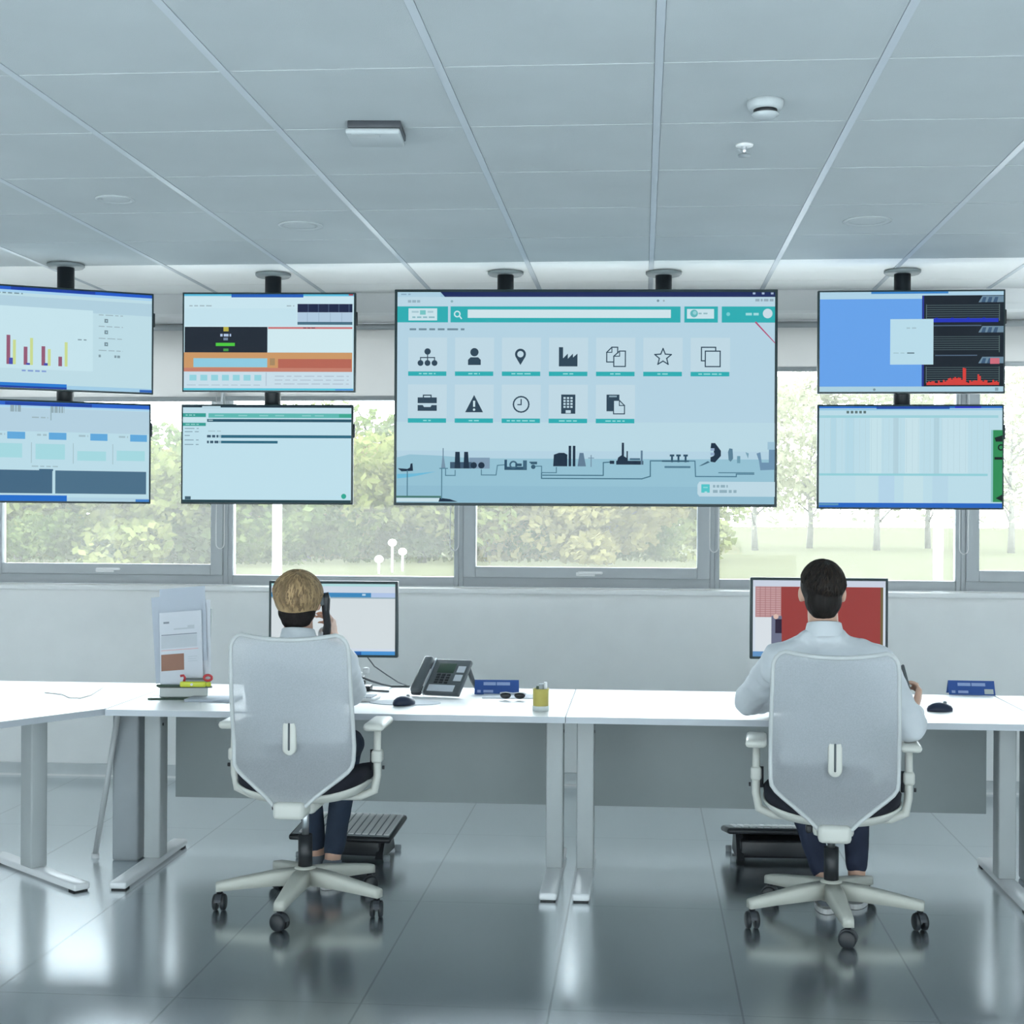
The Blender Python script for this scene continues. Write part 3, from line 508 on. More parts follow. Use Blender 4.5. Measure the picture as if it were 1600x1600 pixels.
def top(parent, pts):
    b = MB(); n = len(pts); b.prism(pts, DT-.026, DT-.001, M['edge'])
    c = Vector((sum(p[0] for p in pts)/n, sum(p[1] for p in pts)/n)); q = [tuple(Vector(p)+(c-Vector(p)).normalized()*.002) for p in pts]; b.prism(q, DT-.003, DT, M['white']); b.build('tabletop', parent)
def desk(cx, w, label, pl, pr):
    t = thing('desk', label, 'desk', (cx, (FRT+BCK)/2, 0), 0, 'white desks in a row'); h, d = w/2-.0012, (BCK-FRT)/2
    top(t, [(-h, -d), (h, -d), (h, d), (-h, d)])
    for s_ in (-1, 1): leg(t, s_*(h-.065), -.08, 0)
    b = MB(); b.box((-h+pl, .405, .21), (h-pr, .423, DT-.03), M['panel'], .002); b.build('modesty_panel', t)
    return t
desk(JX-.951, 1.902, 'white desk on grey legs where the blond person sits on the phone', .012, .075)
desk(JX+.951, 1.902, 'white desk on grey legs in front of the red-filled monitor', .03, .04)
def corner(label, mir):
    X = (lambda x: x) if not mir else (lambda x: 2*JX-x); sg = -1 if mir else 1
    t = thing('corner_desk', label, 'desk', (X(-2.6), 5.6, 0), 0, 'white desks in a row'); o = lambda x, y: (X(x)-X(-2.6), y-5.6)
    top(t, [o(-2.207, FRT+.03), o(-3.07, 4.38), o(-3.88, 4.9), o(-3.25, BCK), o(-2.207, BCK)])
    a = math.atan2(.47, -.57)-math.pi/2; ll = leg(t, *o(-2.565, 5.895), a*sg, .76, .04)
    pt = onZ(195, 1345, 0); cx, cy = o(pt.x, pt.y+.05); b = MB(); b.box((cx-.06, cy-.05, 0), (cx+.06, cy+.05, DT-.028), M['col'], .01); b.build('cable_column', t)
    p0 = onZ(149, 1340, 0); p1 = onY(187, 1128, p0.y-.1); b = MB(); q0, q1 = o(p0.x, p0.y), o(p1.x, p1.y)
    b.tube([(*q0, .012), (*q1, DT-.03)], .013, M['alu']); b.cyl((*q0, 0), (*q0, .02), .018, M['foot']); b.build('prop_strut', t)
    b = MB(); x, y = o(p1.x+.03, p1.y-.02); b.box((x-.05, y-.02, DT-.06), (x+.06, y+.02, DT-.027), M['char'], .004); b.build('hinge_bracket', t)
    d = Vector((-.53, -.848)); n = Vector((-.848, .53)); s0 = Vector((-2.207, FRT))+n*.62+d*.30; s1 = s0+d*1.15; b = MB()
    b.prism([o(*s0), o(*s1), o(*(s1+n*.018)), o(*(s0+n*.018))], .30, DT-.03, M['panel']); b.build('modesty_panel', t)
corner('angled white corner desk at the left edge with a diagonal strut', False)
corner('angled white corner desk at the right edge beside the red monitor desk', True)
# ------------------------------------------------------------------ chairs
def chair(cx, cy, sz, rz, spin, label):
    t = thing('office_chair', label, 'chair', (cx, cy, 0), rz, 'white swivel office chairs')
    W, C = M['chairw'], M['chairb']
    bs = MB(); bs.lathe((0, 0, 0), [(.001, .085), (.045, .085), (.05, .10), (.042, .155), (.03, .162), (.001, .162)], C); base = None
    for k in range(5):
        a = -math.pi/2+spin+2*math.pi*k/5; bs.X = Matrix.Rotation(a, 4, 'Z')
        bs.ring([[(x, y*wd, z) for y, z in ((-1, z0), (1, z0), (1, z1-.006), (.7, z1), (-.7, z1), (-1, z1-.006))] for x, wd, z0, z1 in ((.02, .034, .095, .155), (.12, .030, .092, .147), (.24, .024, .085, .128), (.325, .021, .078, .113), (.345, .019, .076, .108))], C)
        bs.cyl((.33, 0, .066), (.33, 0, .085), .012, M['black'], n=12)
    bs.X = Matrix.Identity(4); base = bs.build('star_base', t)
    for k in range(5):
        a = -math.pi/2+spin+2*math.pi*k/5; c = MB()
        for s_ in (-1, 1):
            c.ring([[(x*1., s_*yy, .032+r*math.sin(2*math.pi*i/20)) if False else (r*math.cos(2*math.pi*i/20), s_*yy, .032+r*math.sin(2*math.pi*i/20)) for i in range(20)] for yy, r, x in ((.007, .028, 0), (.009, .032, 0), (.021, .032, 0), (.025, .026, 0))], M['black'])
        c.cyl((0, -.008, .032), (0, .008, .032), .010, M['grey'], n=10); c.ring([[(r*math.cos(u), y, .032+r*math.sin(u)) for u in [R(10+16*i) for i in range(11)]]+[(.018*math.cos(u), y, .032+.018*math.sin(u)) for u in [R(170-16*i) for i in range(11)]] for y, r in ((-.012, .036), (.012, .036))], M['dark'], smooth=False)
        o = c.build('caster', t, (.33*math.cos(a), .33*math.sin(a), 0)); o.rotation_euler = (0, 0, a+R(70+47*k))
    b = MB(); b.cyl((0, 0, .15), (0, 0, .285), .028, M['black']); b.cyl((0, 0, .28), (0, 0, sz-.10), .014, M['silver']); b.build('gas_column', t)
    b = MB(); b.box((-.075, -.17, sz-.125), (.075, .10, sz-.075), W, .014); b.box((-.06, -.285, sz-.125), (.06, -.13, sz-.060), W, .016); b.cyl((-.16, .02, sz-.10), (-.07, .02, sz-.10), .008, M['black'], n=10); b.box((-.10, -.14, sz-.12), (-.075, -.09, sz-.09), M['black'], .006); b.build('tilt_mechanism', t)
    def seat_ring(sc, z, lift):
        out = []
        for i in range(40):
            u = 2*math.pi*i/40; c_, s_ = math.cos(u), math.sin(u); e = .55
            x = math.copysign(abs(c_)**e, c_)*.258*sc; y = math.copysign(abs(s_)**e, s_)*.225*sc+.03; out.append((x, y, z+lift*(x/.258)**2*(.8 if y > 0 else 1)-(.025*max(0, (y-.12)/.12)**2)))
        return out
    b = MB(); b.ring([seat_ring(.06, sz-.01, .03), seat_ring(.5, sz-.005, .035), seat_ring(.82, sz, .045), seat_ring(.95, sz-.006, .05), seat_ring(1., sz-.025, .05), seat_ring(.985, sz-.055, .045), seat_ring(.9, sz-.066, .04), seat_ring(.1, sz-.07, .04)], M['cushion']); b.build('seat_cushion', t)
    b = MB(); b.ring([seat_ring(.1, sz-.066, .04), seat_ring(.92, sz-.064, .04), seat_ring(1.005, sz-.055, .045), seat_ring(1.0, sz-.068, .045), seat_ring(.86, sz-.088, .03), seat_ring(.5, sz-.10, .01), seat_ring(.05, sz-.10, 0)], W); b.build('seat_shell', t)
    # back: net panel in a slim rim
    Z0 = sz-.075
    prof = [(0, .066), (.012, .078), (.03, .098), (.05, .126), (.075, .160), (.10, .196), (.122, .224), (.142, .240), (.165, .2445), (.22, .2455), (.32, .245), (.42, .243), (.52, .240), (.58, .2385), (.605, .235), (.625, .226), (.638, .212), (.646, .19)]
    def bp(w, z, tt, dy=0.):
        w = w*.945
        y = -.262-(z/.645)**1.6*.075+.03*math.exp(-((z-.2)/.12)**2)+.055*tt*tt*min(1, z/.2)
        return (w*tt, y+dy, Z0+z-(.014*(1-tt*tt) if z > .55 else 0)*min(1, (z-.55)/.09 if z > .55 else 0))
    nt_ = 17; b = MB(); b.ring([[bp(w, z, -1+2*i/(nt_-1)) for i in range(nt_)] for z, w in prof], M['net'], close=False, caps=False); bk = b.build('back_net', t)
    out = [bp(w, z, -1) for z, w in prof]+[bp(prof[-1][1], prof[-1][0], -1+2*i/16) for i in range(1, 16)]+[bp(w, z, 1) for z, w in prof[::-1]]+[bp(prof[0][1], 0, 1-2*i/6) for i in range(1, 7)]
    b = MB(); b.tube(out, .0085, M['rim'], 8); b.build('back_rim', t)
    b = MB(); zc = .262; ya = bp(0, zc, 0)[1]-.008
    def caps_(wd, hh, y): return [((wd*math.cos(u)), y, Z0+zc+(hh if math.sin(u) > 0 else -hh)+wd*math.sin(u)) for u in [2*math.pi*i/24 for i in range(24)]]
    b.ring([caps_(.026, .045, ya+.010), caps_(.026, .045, ya-.003), caps_(.021, .045, ya-.008)], M['chairw']); lb = b.build('lumbar_plate', t)
    b = MB(); b.ring([caps_(.004, .048, ya-.0075), caps_(.004, .048, ya-.0095)], M['char']); b.build('slot', lb)
    for s_ in (-1, 1):
        b = MB(); x = s_*.286
        b.tube([(s_*.10, .0, sz-.088), (s_*.22, .0, sz-.085), (s_*.275, .0, sz-.06), (x, .0, sz), (x, -.005, sz+.10), (x, .0, sz+.19)], [.015, .016, .017, .016, .015, .014], W, 12); b.box((x-.021, -.03, sz+.05), (x+.021, .03, sz+.10), W, .01)
        b.cyl((x-s_*.022, -.0, sz+.02), (x-s_*.022, 0, sz+.10), .007, M['black'], n=8); b.cyl((x+s_*.02, 0, sz+.03), (x+s_*.028, 0, sz+.03), .008, M['black'], n=8); ar = b.build('armrest', t)
        b = MB(); b.box((x-.04, -.10, sz+.185), (x+.04, .135, sz+.215), W, .013); b.build('arm_pad', ar)
    return t
chair(-1.318, 5.53, .525, R(0), R(-3), 'white mesh-backed office chair under the blond person holding a phone')
chair(.730, 5.52, .485, R(-5), R(8), 'white mesh-backed office chair under the dark-haired person')
# ------------------------------------------------------------------ people
def hand(b, w, d, n, side, curl, m, spread=.12):
    w, d, n = Vector(w), Vector(d).normalized(), Vector(n); n = (n-d*n.dot(d)).normalized(); s_ = d.cross(n)*side
    for k, (o, l, ln, r) in enumerate([(.030, .082, .068, .0085), (.010, .088, .076, .009), (-.011, .084, .070, .0085), (-.030, .074, .054, .0075)]):
        kn = w+d*l+s_*o; b.cap(w+d*.01+s_*o*.55, .015, kn, .0115, m, 10); p = kn; a = 0.
        for q in range(3):
            a += curl[q]; v = (d*math.cos(a)+n*math.sin(a)+s_*o*spread*4*math.cos(a)).normalized(); e = p+v*ln*(.45, .31, .24)[q]; b.cap(p, r*(1-.1*q), e, r*(.92-.1*q), m, 8); p = e
    t0 = w+d*.02+s_*.026; t1 = t0+(d*.6+s_*.65+n*.35).normalized()*.042; t2 = t1+(d*.85+s_*.15+n*.5).normalized()*.034; t3 = t2+(d*.9-s_*.1+n*.45).normalized()*.026
    b.cap(t0, .015, t1, .012, m, 10); b.cap(t1, .0115, t2, .010, m, 10); b.cap(t2, .010, t3, .0085, m, 8)
def locks(hm, H, m, spec):
    """combed strands laid over the scalp hair, joined into the same mesh"""
    C, rad, n, t0, tl, tmax, r, seed, tp, m2 = spec; m2 = M[m2]; q = random.Random(seed); b = MB(); b.bm.from_mesh(hm.data); b.mats = [m, m2]; C = H+Vector(C)
    ax = Vector((.15, -.32, .95)).normalized(); e1 = ax.orthogonal().normalized(); e2 = ax.cross(e1)
    for k in range(n):
        ph = q.uniform(0, 2*math.pi); a = math.radians(q.uniform(*t0)); le = math.radians(q.uniform(*tl)); tw = q.uniform(-.35, .35); path = []; ok = True
        hd = (e1*math.cos(ph)+e2*math.sin(ph)); lim = math.radians(tmax*(1 if hd.y < .2 else .62))*q.uniform(.78, 1.05)
        for i in range(6):
            th = min(a+le*i/5, lim); p2 = ph+tw*i/5; d = ax*math.cos(th)+(e1*math.cos(p2)+e2*math.sin(p2))*math.sin(th)*(1-max(0, math.degrees(th)-78)*tp); lift = 1+.035*math.sin(math.pi*i/5)+q.uniform(0, .012)
            p = C+Vector((d.x*rad[0], d.y*rad[1], d.z*rad[2]))*lift
            if path and (p-path[-1]).length < 1e-4: break
            path.append(p)
        if len(path) > 2: b.tube(path, [r*f for f in (.5, 1, 1.1, 1, .8, .3)][:len(path)], m if q.random() < .65 else m2, 5)
    bmesh.ops.recalc_face_normals(b.bm, faces=list(b.bm.faces)); b.bm.to_mesh(hm.data); b.bm.free(); hm.data.materials.append(m2)
    for p in hm.data.polygons: p.use_smooth = True
def person(label, head, neck, sh, el, wr, hd, hn, curl, hip, knee, ank, foot_dir, trous, hair_parts, drape):
    """sh/el/wr: (left, right) points; left = screen left"""
    root = thing('person', label, 'person', (hip[0], hip[1], 0)); O = Vector((hip[0], hip[1], 0)); q = lambda p: Vector(p)-O
    H = q(head); N0 = q(neck); sk, st, tr = M['skin'], M['shirt'], M[trous]
    b = MB(); b.ell(H+Vector((0, -.004, .012)), (.074, .092, .098), sk); b.ell(H+Vector((0, .032, -.055)), (.055, .062, .058), sk); b.ell(H+Vector((0, .075, -.088)), (.026, .022, .02), sk)
    b.cap(H+Vector((0, .086, .012)), .009, H+Vector((0, .104, -.022)), .013, sk); b.ell(H+Vector((0, .082, .03)), (.05, .014, .012), sk); b.ell(H+Vector((0, .088, -.05)), (.024, .01, .008), sk)
    for s_ in (-1, 1): b.ell(H+Vector((s_*.078, -.004, -.012)), (.012, .019, .031), sk, Matrix.Rotation(s_*R(14), 3, 'Z'))
    b.cap(H+Vector((0, -.012, -.05)), .056, N0+Vector((0, 0, -.03)), .058, sk)
    ch = N0+(Vector((0, 0, hip[2]))-N0)*.32; b.ell(ch, (.14, .09, .16), sk); b.cap(ch, .10, (0, 0, hip[2]), .11, sk)
    for i in (0, 1):
        b.cap(N0+Vector((0, 0, -.05)), .05, q(sh[i]), .045, sk); b.cap(q(sh[i]), .046, q(el[i]), .037, sk); b.cap(q(el[i]), .038, q(wr[i]), .025, sk); hand(b, q(wr[i]), hd[i], hn[i], -1 if i else 1, curl[i], sk)
        b.cap((0, 0, hip[2]), .09, q(knee[i]), .06, sk); b.cap(q(knee[i]), .055, q(ank[i]), .034, sk)
    body = fuse(b, 'body', root, .0058, 2)
    for s_ in (-1, 1):
        b = MB(); e = H+Vector((s_*.031, .078, .008)); b.ell(e, (.013, .011, .011), M['eye'], nu=14, nv=8); b.ell(e+Vector((0, .0085, 0)), (.006, .004, .006), M['hair_d'], nu=12, nv=6); b.build('eye', root)
    b = MB(); b.ell(H+Vector((0, .096, -.05)), (.022, .006, .006), M['lips'], nu=14, nv=8); b.build('mouth', root)
    # shirt
    b = MB(); hz = Vector((0, 0, hip[2])); mid = ch+(hz-ch)*.5
    b.ell(ch+Vector((0, -.005, -.01)), (.178, .118, .17), st); b.ell(mid, (.165, .122, .18), st); b.ell(hz+Vector((0, 0, .06)), (.172, .13, .13), st); b.ell(N0+Vector((0, -.01, -.035)), (.10, .072, .05), st)
    for i in (0, 1):
        S0, E0, W0 = q(sh[i]), q(el[i]), q(wr[i]); b.cap(N0+Vector((0, -.008, -.045)), .058, S0, .066, st); b.cap(S0, .068, E0, .056, st); b.cap(E0, .057, E0+(W0-E0)*.80, .040, st); b.cap(ch+Vector((0, 0, .03)), .1, S0+Vector((0, 0, -.03)), .07, st)
    D0 = q(sh[drape]); b.cap(D0+Vector((0, .01, -.06)), .062, D0+Vector((.006 if drape else -.006, .03, -.21)), .056, st)
    shirt = fuse(b, 'shirt', root, .008, 4, noise=.018)
    b = MB(); n = 26; rr = []
    for z, rx, ry in ((-.030, .076, .072), (0.0, .070, .066), (.024, .064, .061), (.026, .061, .058), (.0, .063, .06)): rr.append([N0+Vector((rx*math.cos(2*math.pi*i/n), -.008+ry*math.sin(2*math.pi*i/n), z+.012*math.sin(2*math.pi*i/n)*-1)) for i in range(n)])
    b.ring(rr, st, caps=False); b.build('collar', root)
    b = MB(); b.ell((0, .0, hip[2]), (.172, .14, .10), tr)
    for i in (0, 1):
        s_ = -1 if i == 0 else 1; b.cap((s_*.085, .02, hip[2]), .088, q(knee[i]), .066, tr); a = q(ank[i]); k = q(knee[i]); b.cap(k, .060, a+(k-a)*.12, .045, tr)
    fuse(b, 'trousers', root, .009, 4, noise=.01)
    for i in (0, 1):
        a = q(ank[i]); f = Vector(foot_dir[i]).normalized(); b = MB(); rot = Matrix.Rotation(math.atan2(f.y, f.x)-math.pi/2, 3, 'Z'); b.mats = [M['shoe']]
        heel = Vector((a.x, a.y, .05))-f*.02; b.cap(heel, .04, heel+f*.10+Vector((0, 0, -.012)), .038, M['shoe']); b.cap(heel+f*.08+Vector((0, 0, -.012)), .040, heel+f*.175+Vector((0, 0, -.02)), .029, M['shoe']); b.cap(heel, .04, Vector((a.x, a.y, .085)), .043, M['shoe'])
        so = fuse(b, 'shoe', root, .007, 3, clip=None)
        c = MB(); base = Vector((heel.x, heel.y, 0)); sd = Vector((-f.y, f.x, 0)); pts = []
        for k in range(24):
            u = 2*math.pi*k/24; l = math.cos(u); pts.append(base+f*(.068+.142*l)+sd*math.sin(u)*(.045-.006*l))
        c.prism([(p.x, p.y) for p in pts], .002, .022, M['sole']); c.build('sole', so)
    for nm, m_, els, clip, lock in hair_parts:
        b = MB(); b.mats = [M[m_]]
        for c_, r_ in els: b.ell(H+Vector(c_), r_, M[m_], nu=28, nv=18)
        hm = fuse(b, nm, root, .0055, 3, clip=(lambda p: clip(p-H)) if clip else None)
        if lock: locks(hm, H, M[m_], lock)
    return root
X0 = .723
person('person with short dark hair in a white shirt seen from behind, holding a mobile phone', (.682, 5.46, 1.268), (.686, 5.43, 1.125),
       ((.520, 5.43, 1.005), (.885, 5.43, 1.005)), ((.425, 5.71, .815), (1.020, 5.47, .752)), ((.60, 5.93, .785), tuple(onY(1429, 1108, 5.72))),
       (Vector((.75, .65, -.05)), Vector((.30, .52, .66))), (Vector((0, 0, -1)), Vector((-.85, .25, .1))), ((.25, .3, .2), (.55, .75, .5)),
       (X0-.02, 5.50, .585), ((.60, 5.90, .56), (.88, 5.90, .56)), ((.735, 5.70, .10), (.865, 5.78, .10)), ((.1, 1, 0), (.25, 1, 0)), 'navy',
       [('hair', 'hair_d', [((0, -.018, .026), (.083, .096, .093)), ((0, -.04, -.03), (.070, .066, .075)), ((0, -.052, -.066), (.052, .036, .045))], lambda p: p.y > .035 and p.z < .045, ((0, -.018, .020), (.083, .098, .097), 1000, (5, 112), (22, 40), 150, .0032, 5, .0075, 'hair_d2'))], 1)
XL0 = -1.318
person('person with short blond hair and dark shaved nape, holding a telephone to one ear', (-1.342, 5.50, 1.213), (-1.335, 5.475, 1.075),
       ((-1.49, 5.47, .975), (-1.17, 5.47, .975)), ((-1.50, 5.70, .81), (-1.17, 5.70, .83)), ((-1.40, 5.92, .785), (-1.222, 5.60, 1.035)),
       (Vector((.4, .8, -.05)), Vector((-.12, -.25, 1))), (Vector((0, 0, -1)), Vector((-1, .15, 0))), ((.25, .3, .2), (.5, .7, .5)),
       (XL0, 5.52, .625), ((-1.42, 5.92, .58), (-1.23, 5.94, .58)), ((-1.365, 5.93, .10), (-1.282, 5.86, .10)), ((-.1, 1, 0), (.1, 1, 0)), 'jean',
       [('hair', 'hair_b', [((.0, -.018, .016), (.093, .102, .096)), ((0, -.036, -.02), (.076, .066, .045)), ((0, -.03, .05), (.078, .083, .066))], lambda p: p.y > .045 and p.z < .04, ((0, -.02, .016), (.094, .104, .098), 1000, (2, 85), (28, 60), 124, .0042, 8, .0045, 'hair_b2')),
        ('shaved_nape', 'hair_u', [((0, -.032, -.045), (.074, .064, .058)), ((0, -.04, -.074), (.060, .048, .045))], lambda p: p.y > .03, None)], 0)
def slab(name, label, cat, c, axis, nrm, ln, wd, th, m, face=None):
    a = Vector(axis).normalized(); n = Vector(nrm); n = (n-a*n.dot(a)).normalized(); s_ = a.cross(n)
    t = thing(name, label, cat, c); b = MB(); b.X = Matrix((s_, n, a)).transposed().to_4x4(); b.box((-wd/2, -th/2, -ln/2), (wd/2, th/2, ln/2), m, .006); b.build('body', t)
    if face: b = MB(); b.X = Matrix((s_, n, a)).transposed().to_4x4(); b.box((-wd/2+.004, -th/2-.0006, -ln/2+.008), (wd/2-.004, -th/2, ln/2-.008), face); b.build('display', t)
    return t
pc = onY(1414, 1068, 5.80); slab('mobile_phone', 'dark mobile phone held upright in the right hand of the dark-haired person', 'phone', pc, (-.2, .25, .9), (.9, .2, .2), .145, .070, .011, M['char'], M['black'])
# telephone handset at the ear
h0 = Vector((-1.342+.088, 5.505, 1.205)); hb = Vector((-1.245, 5.56, 1.075)); t = thing('telephone_handset', 'black telephone handset held against the ear of the blond person', 'telephone', h0)
b = MB(); L = hb-h0; b.tube([(.012, 0, .035), (.018, .0, .012), tuple(L*.3+Vector((.014, -.008, 0))), tuple(L*.7+Vector((.012, -.006, 0))), tuple(L)], [.017, .019, .015, .015, .019], M['black'], 12); b.build('grip', t)
b = MB(); b.cyl((.014, 0, .008), (-.008, 0, .006), .023, M['char']); b.build('earpiece', t); b = MB(); b.cyl(tuple(L), tuple(L+Vector((-.02, .012, .006))), .022, M['silver']); b.build('mouthpiece', t)
# ------------------------------------------------------------------ monitors
def monitor(px, Y, yaw, label, paint, bg):
    x0, y0, x1, y1 = px; c = onY((x0+x1)/2, (y0+y1)/2, Y); z = Y/ray((x0+x1)/2, 900).y; w, h = (x1-x0)*z/F, (y1-y0)*z/F; bz = .012
    t = thing('monitor', label, 'monitor', (c.x, c.y, DT), yaw, 'desk monitors'); zc = c.z-DT
    b = MB(); b.box((-w/2, 0, zc-h/2), (w/2, .035, zc+h/2), M['bezel'], .004); b.build('casing', t)
    fx, fy = bz/w*(x1-x0), bz/h*(y1-y0); D = Draw((x0+fx, y0+fy, x1-fx, y1-fy), w-2*bz, h-2*bz, bg); paint(D); D.mb.build('screen', t, (0, -.0012, zc))
    b = MB(); b.box((-.03, .045, .012), (.03, .065, zc), M['dark'], .006); b.box((-.05, .03, zc-.05), (.05, .05, zc+.05), M['dark'], .004); b.box((-.12, -.05, 0), (.12, .15, .014), M['dark'], .006); b.build('stand', t)
def p_monl(d):
    x0, y0, x1, y1 = d.b; d.R(x0, y0, x1, y0+4, (176, 222, 226)); d.R(x0, y0+4, x1, y0+14, (208, 220, 234)); d.R(x0, 926, 580, 933, (60, 138, 192)); d.R(580, 926, x1, 933, (180, 202, 236)); d.T(566, 574, 929, (190, 220, 240), 3); d.R(x0, 933, x1, 935, (150, 176, 190)); d.R(x0, 1017, x1, y1, (72, 150, 215)); d.R(540, 1018, 565, y1, (40, 96, 170)); d.R(x0, 1013, x1, 1017, (215, 225, 238))
def p_monr(d):
    x0, y0, x1, y1 = d.b; d.R(x0, y0, x1, y0+10, (206, 216, 232)); d.R(1181, 917, 1222, 965, (186, 140, 142)); [d.R(1183, 920+3.4*i, 1220, 921.2+3.4*i, (205, 170, 172)) for i in range(13)]; [d.R(1188+8*i, 917, 1189+8*i, 965, (170, 120, 124)) for i in range(4)]
    d.R(1221, 917, 1375, y1-8, (152, 62, 58)); d.R(1181, 965, 1206, y1-8, (222, 230, 236)); d.R(1206, 963, 1222, y1-8, (110, 116, 140)); d.R(1212, 968, 1222, 990, (44, 34, 56)); d.C(1213, 964, 4, (222, 192, 180)); d.R(1374, 917, 1378, y1, (110, 96, 60)); d.R(x0, y1-8, x1, y1, (100, 150, 200))
monitor((419, 908, 622, 1027), 6.36, R(2), 'monitor with white page, partly hidden by the blond person', p_monl, (216, 226, 230))
monitor((1173, 903, 1386, 1031), 6.36, R(0), 'monitor filled with red, partly hidden by the dark-haired person', p_monr, (214, 226, 238))
# ------------------------------------------------------------------ desk clutter
def at(px, py): return onZ(px, py, DT)
p = at(275, 1093); t = thing('document_stand', 'green and white document stand holding tall papers on the left desk', 'document holder', p, R(6))
b = MB(); b.box((-.12, -.015, 0), (.10, .10, .008), M['green'], .003); b.build('base', t)
b = MB(); b.X = Matrix.Translation((.02, .03, .0)) @ Matrix.Rotation(R(-14), 4, 'X'); b.box((-.10, 0, 0), (.11, .006, .40), M['clear'], .002); b.build('back_plate', t)
b = MB(); b.X = Matrix.Translation((.02, .03, .0)) @ Matrix.Rotation(R(-14), 4, 'X'); b.box((-.105, -.05, .046), (.13, 0, .056), M['green'], .004); b.build('ledge', t)
def sheet(label, off, rot, w, h, back, deco=None, m='paper'):
    T_ = Matrix.Translation(p) @ Matrix.Rotation(R(6), 4, 'Z') @ Matrix.Translation((.02, .03, 0)) @ Matrix.Rotation(R(-14), 4, 'X') @ Matrix.Translation((off[0], -.004-back, .058+off[1])) @ Matrix.Rotation(R(rot), 4, 'Y')
    b = MB(); n = 8; b.ring([[(-w/2+w*i/6, -.0+.006*math.sin(k/n*2.2), h*k/n) for i in range(7)] for k in range(n+1)], M[m], close=False, caps=False)
    b.ring([[(-w/2+w*i/6, .0012+.006*math.sin(k/n*2.2), h*k/n) for i in range(7)] for k in range(n+1)], M[m], close=False, caps=False)
    if deco:
        for x0, z0, x1, z1, mm in deco:
            yy = lambda z: .006*math.sin(z/h*2.2)-.0009
            b.add([(x0, yy(z0), z0), (x1, yy(z0), z0), (x1, yy(z1), z1), (x0, yy(z1), z1)], [(0, 1, 2, 3)], M[mm])
    o = b.build('paper_sheet'); o.matrix_world = T_; tag(o, label, 'paper', 'papers on the document stand'); return o
sheet('rear paper leaning left, its corner out behind the stack on the document stand', (-.012, .02), -7, .21, .385, .001, m='paper2')
sheet('paper peeking out at the right of the stack on the document stand', (.016, .0), -3.5, .215, .375, .008)
sheet('tall bluish paper behind the front sheet on the document stand', (.004, .10), -5, .20, .335, .014, m='paper2')
g = [(-.085, .315, .07, .317, 'inkl')]
sheet('front printed paper with a brown picture and table on the document stand', (.0, .0), -4.5, .185, .325, .022,
      [(-.075, .275, -.05, .283, 'ink'), (-.03, .245, .06, .252, 'inkl'), (.03, .25, .06, .262, 'inkl'), (-.085, .222, .07, .226, 'ink'), (-.086, .165, .07, .22, 'inkl'), (-.083, .168, -.05, .218, 'paper'), (-.048, .168, -.01, .218, 'paper'), (-.008, .168, .03, .218, 'paper'), (.032, .168, .068, .218, 'paper'),
       (-.087, .154, .075, .157, 'pink'), (-.087, .065, .012, .138, 'brown'), (.03, .10, .07, .103, 'inkl'), (.03, .11, .065, .113, 'inkl'), (.03, .12, .07, .123, 'inkl')])
q = Matrix.Translation(p) @ Matrix.Rotation(R(6), 4, 'Z'); 
t = thing('highlighter', 'lime yellow highlighter lying on the ledge of the document stand', 'pen', q @ Vector((.085, -.028, .070)), R(6)); b = MB(); b.box((-.062, -.009, -.012), (.05, .009, .012), M['lime'], .006); b.build('barrel', t); b = MB(); b.box((.05, -.008, -.010), (.072, .008, .010), M['lime'], .006); b.build('cap', t); b = MB(); b.cyl((-.01, -.0095, 0), (-.01, -.0105, 0), .006, M['white']); b.build('badge', t)
t = thing('scissors', 'red-handled scissors resting behind the lime highlighter', 'scissors', q @ Vector((.085, -.006, .092)), R(6))
for s_, x in ((1, .055), (-1, -.052)):
    b = MB(); b.tube([(x+.017*math.cos(u), -.006, .012*math.sin(u)+.004) for u in [2*math.pi*i/16 for i in range(17)]] if s_ > 0 else [(x-.012, -.006, .012), (x+.002, -.006, .014), (x+.008, -.006, .004), (x+.004, -.006, -.012)], .0055, M['red'], 8); b.build('handle', t)
b = MB(); b.box((-.045, -.008, -.006), (.04, -.005, .004), M['char'], .001); b.build('blade', t)
c = at(328, 1095); b = MB(); b.box((-.10, -.05, 0), (.12, .09, .012), M['paper2'], .003); tag(b.build('notepad', loc=c), 'flat grey notepad on the desk beside the document stand', 'notepad')
b = MB(); pts = [at(x, y)+Vector((0, 0, .003)) for x, y in ((70, 1083), (98, 1086), (108, 1091), (125, 1092), (142, 1087), (156, 1078), (164, 1070))]; o = tag(MB.build(b.tube(pts, .0025, M['cablew'], 6), 'charging_cable'), 'thin white cable curling on the left corner desk', 'cable')
# desk phone
p1 = at(676, 1089); t = thing('desk_phone', 'dark desk telephone on a sloped stand between chair and blue card', 'telephone', p1, R(-14))
A = Matrix.Translation((.0, 0, .012)) @ Matrix.Rotation(R(38), 4, 'X')
b = MB(); b.X = A; b.box((-.045, 0, -.012), (.125, .215, .012), M['char'], .006); b.build('body', t)
b = MB(); b.X = A; b.box((-.018, .125, .012), (.062, .185, .0145), M['green'], .001); b.build('display', t)
b = MB(); b.X = A; b.box((-.03, .008, .012), (.095, .048, .0145), M['pad'], .001); b.build('label_strip', t)
b = MB(); b.X = A
for i in range(4):
    for j in range(3): b.box((-.012+.024*j, .058+.016*i, .012), (.006+.024*j, .070+.016*i, .016), M['black'], .002)
b.build('keypad', t)
b = MB(); b.X = A; [b.box((.075, .075+.055*i, .012), (.112, .115+.055*i, .0145), M['pad'], .002) for i in (0, 1)]; b.build('side_panel', t)
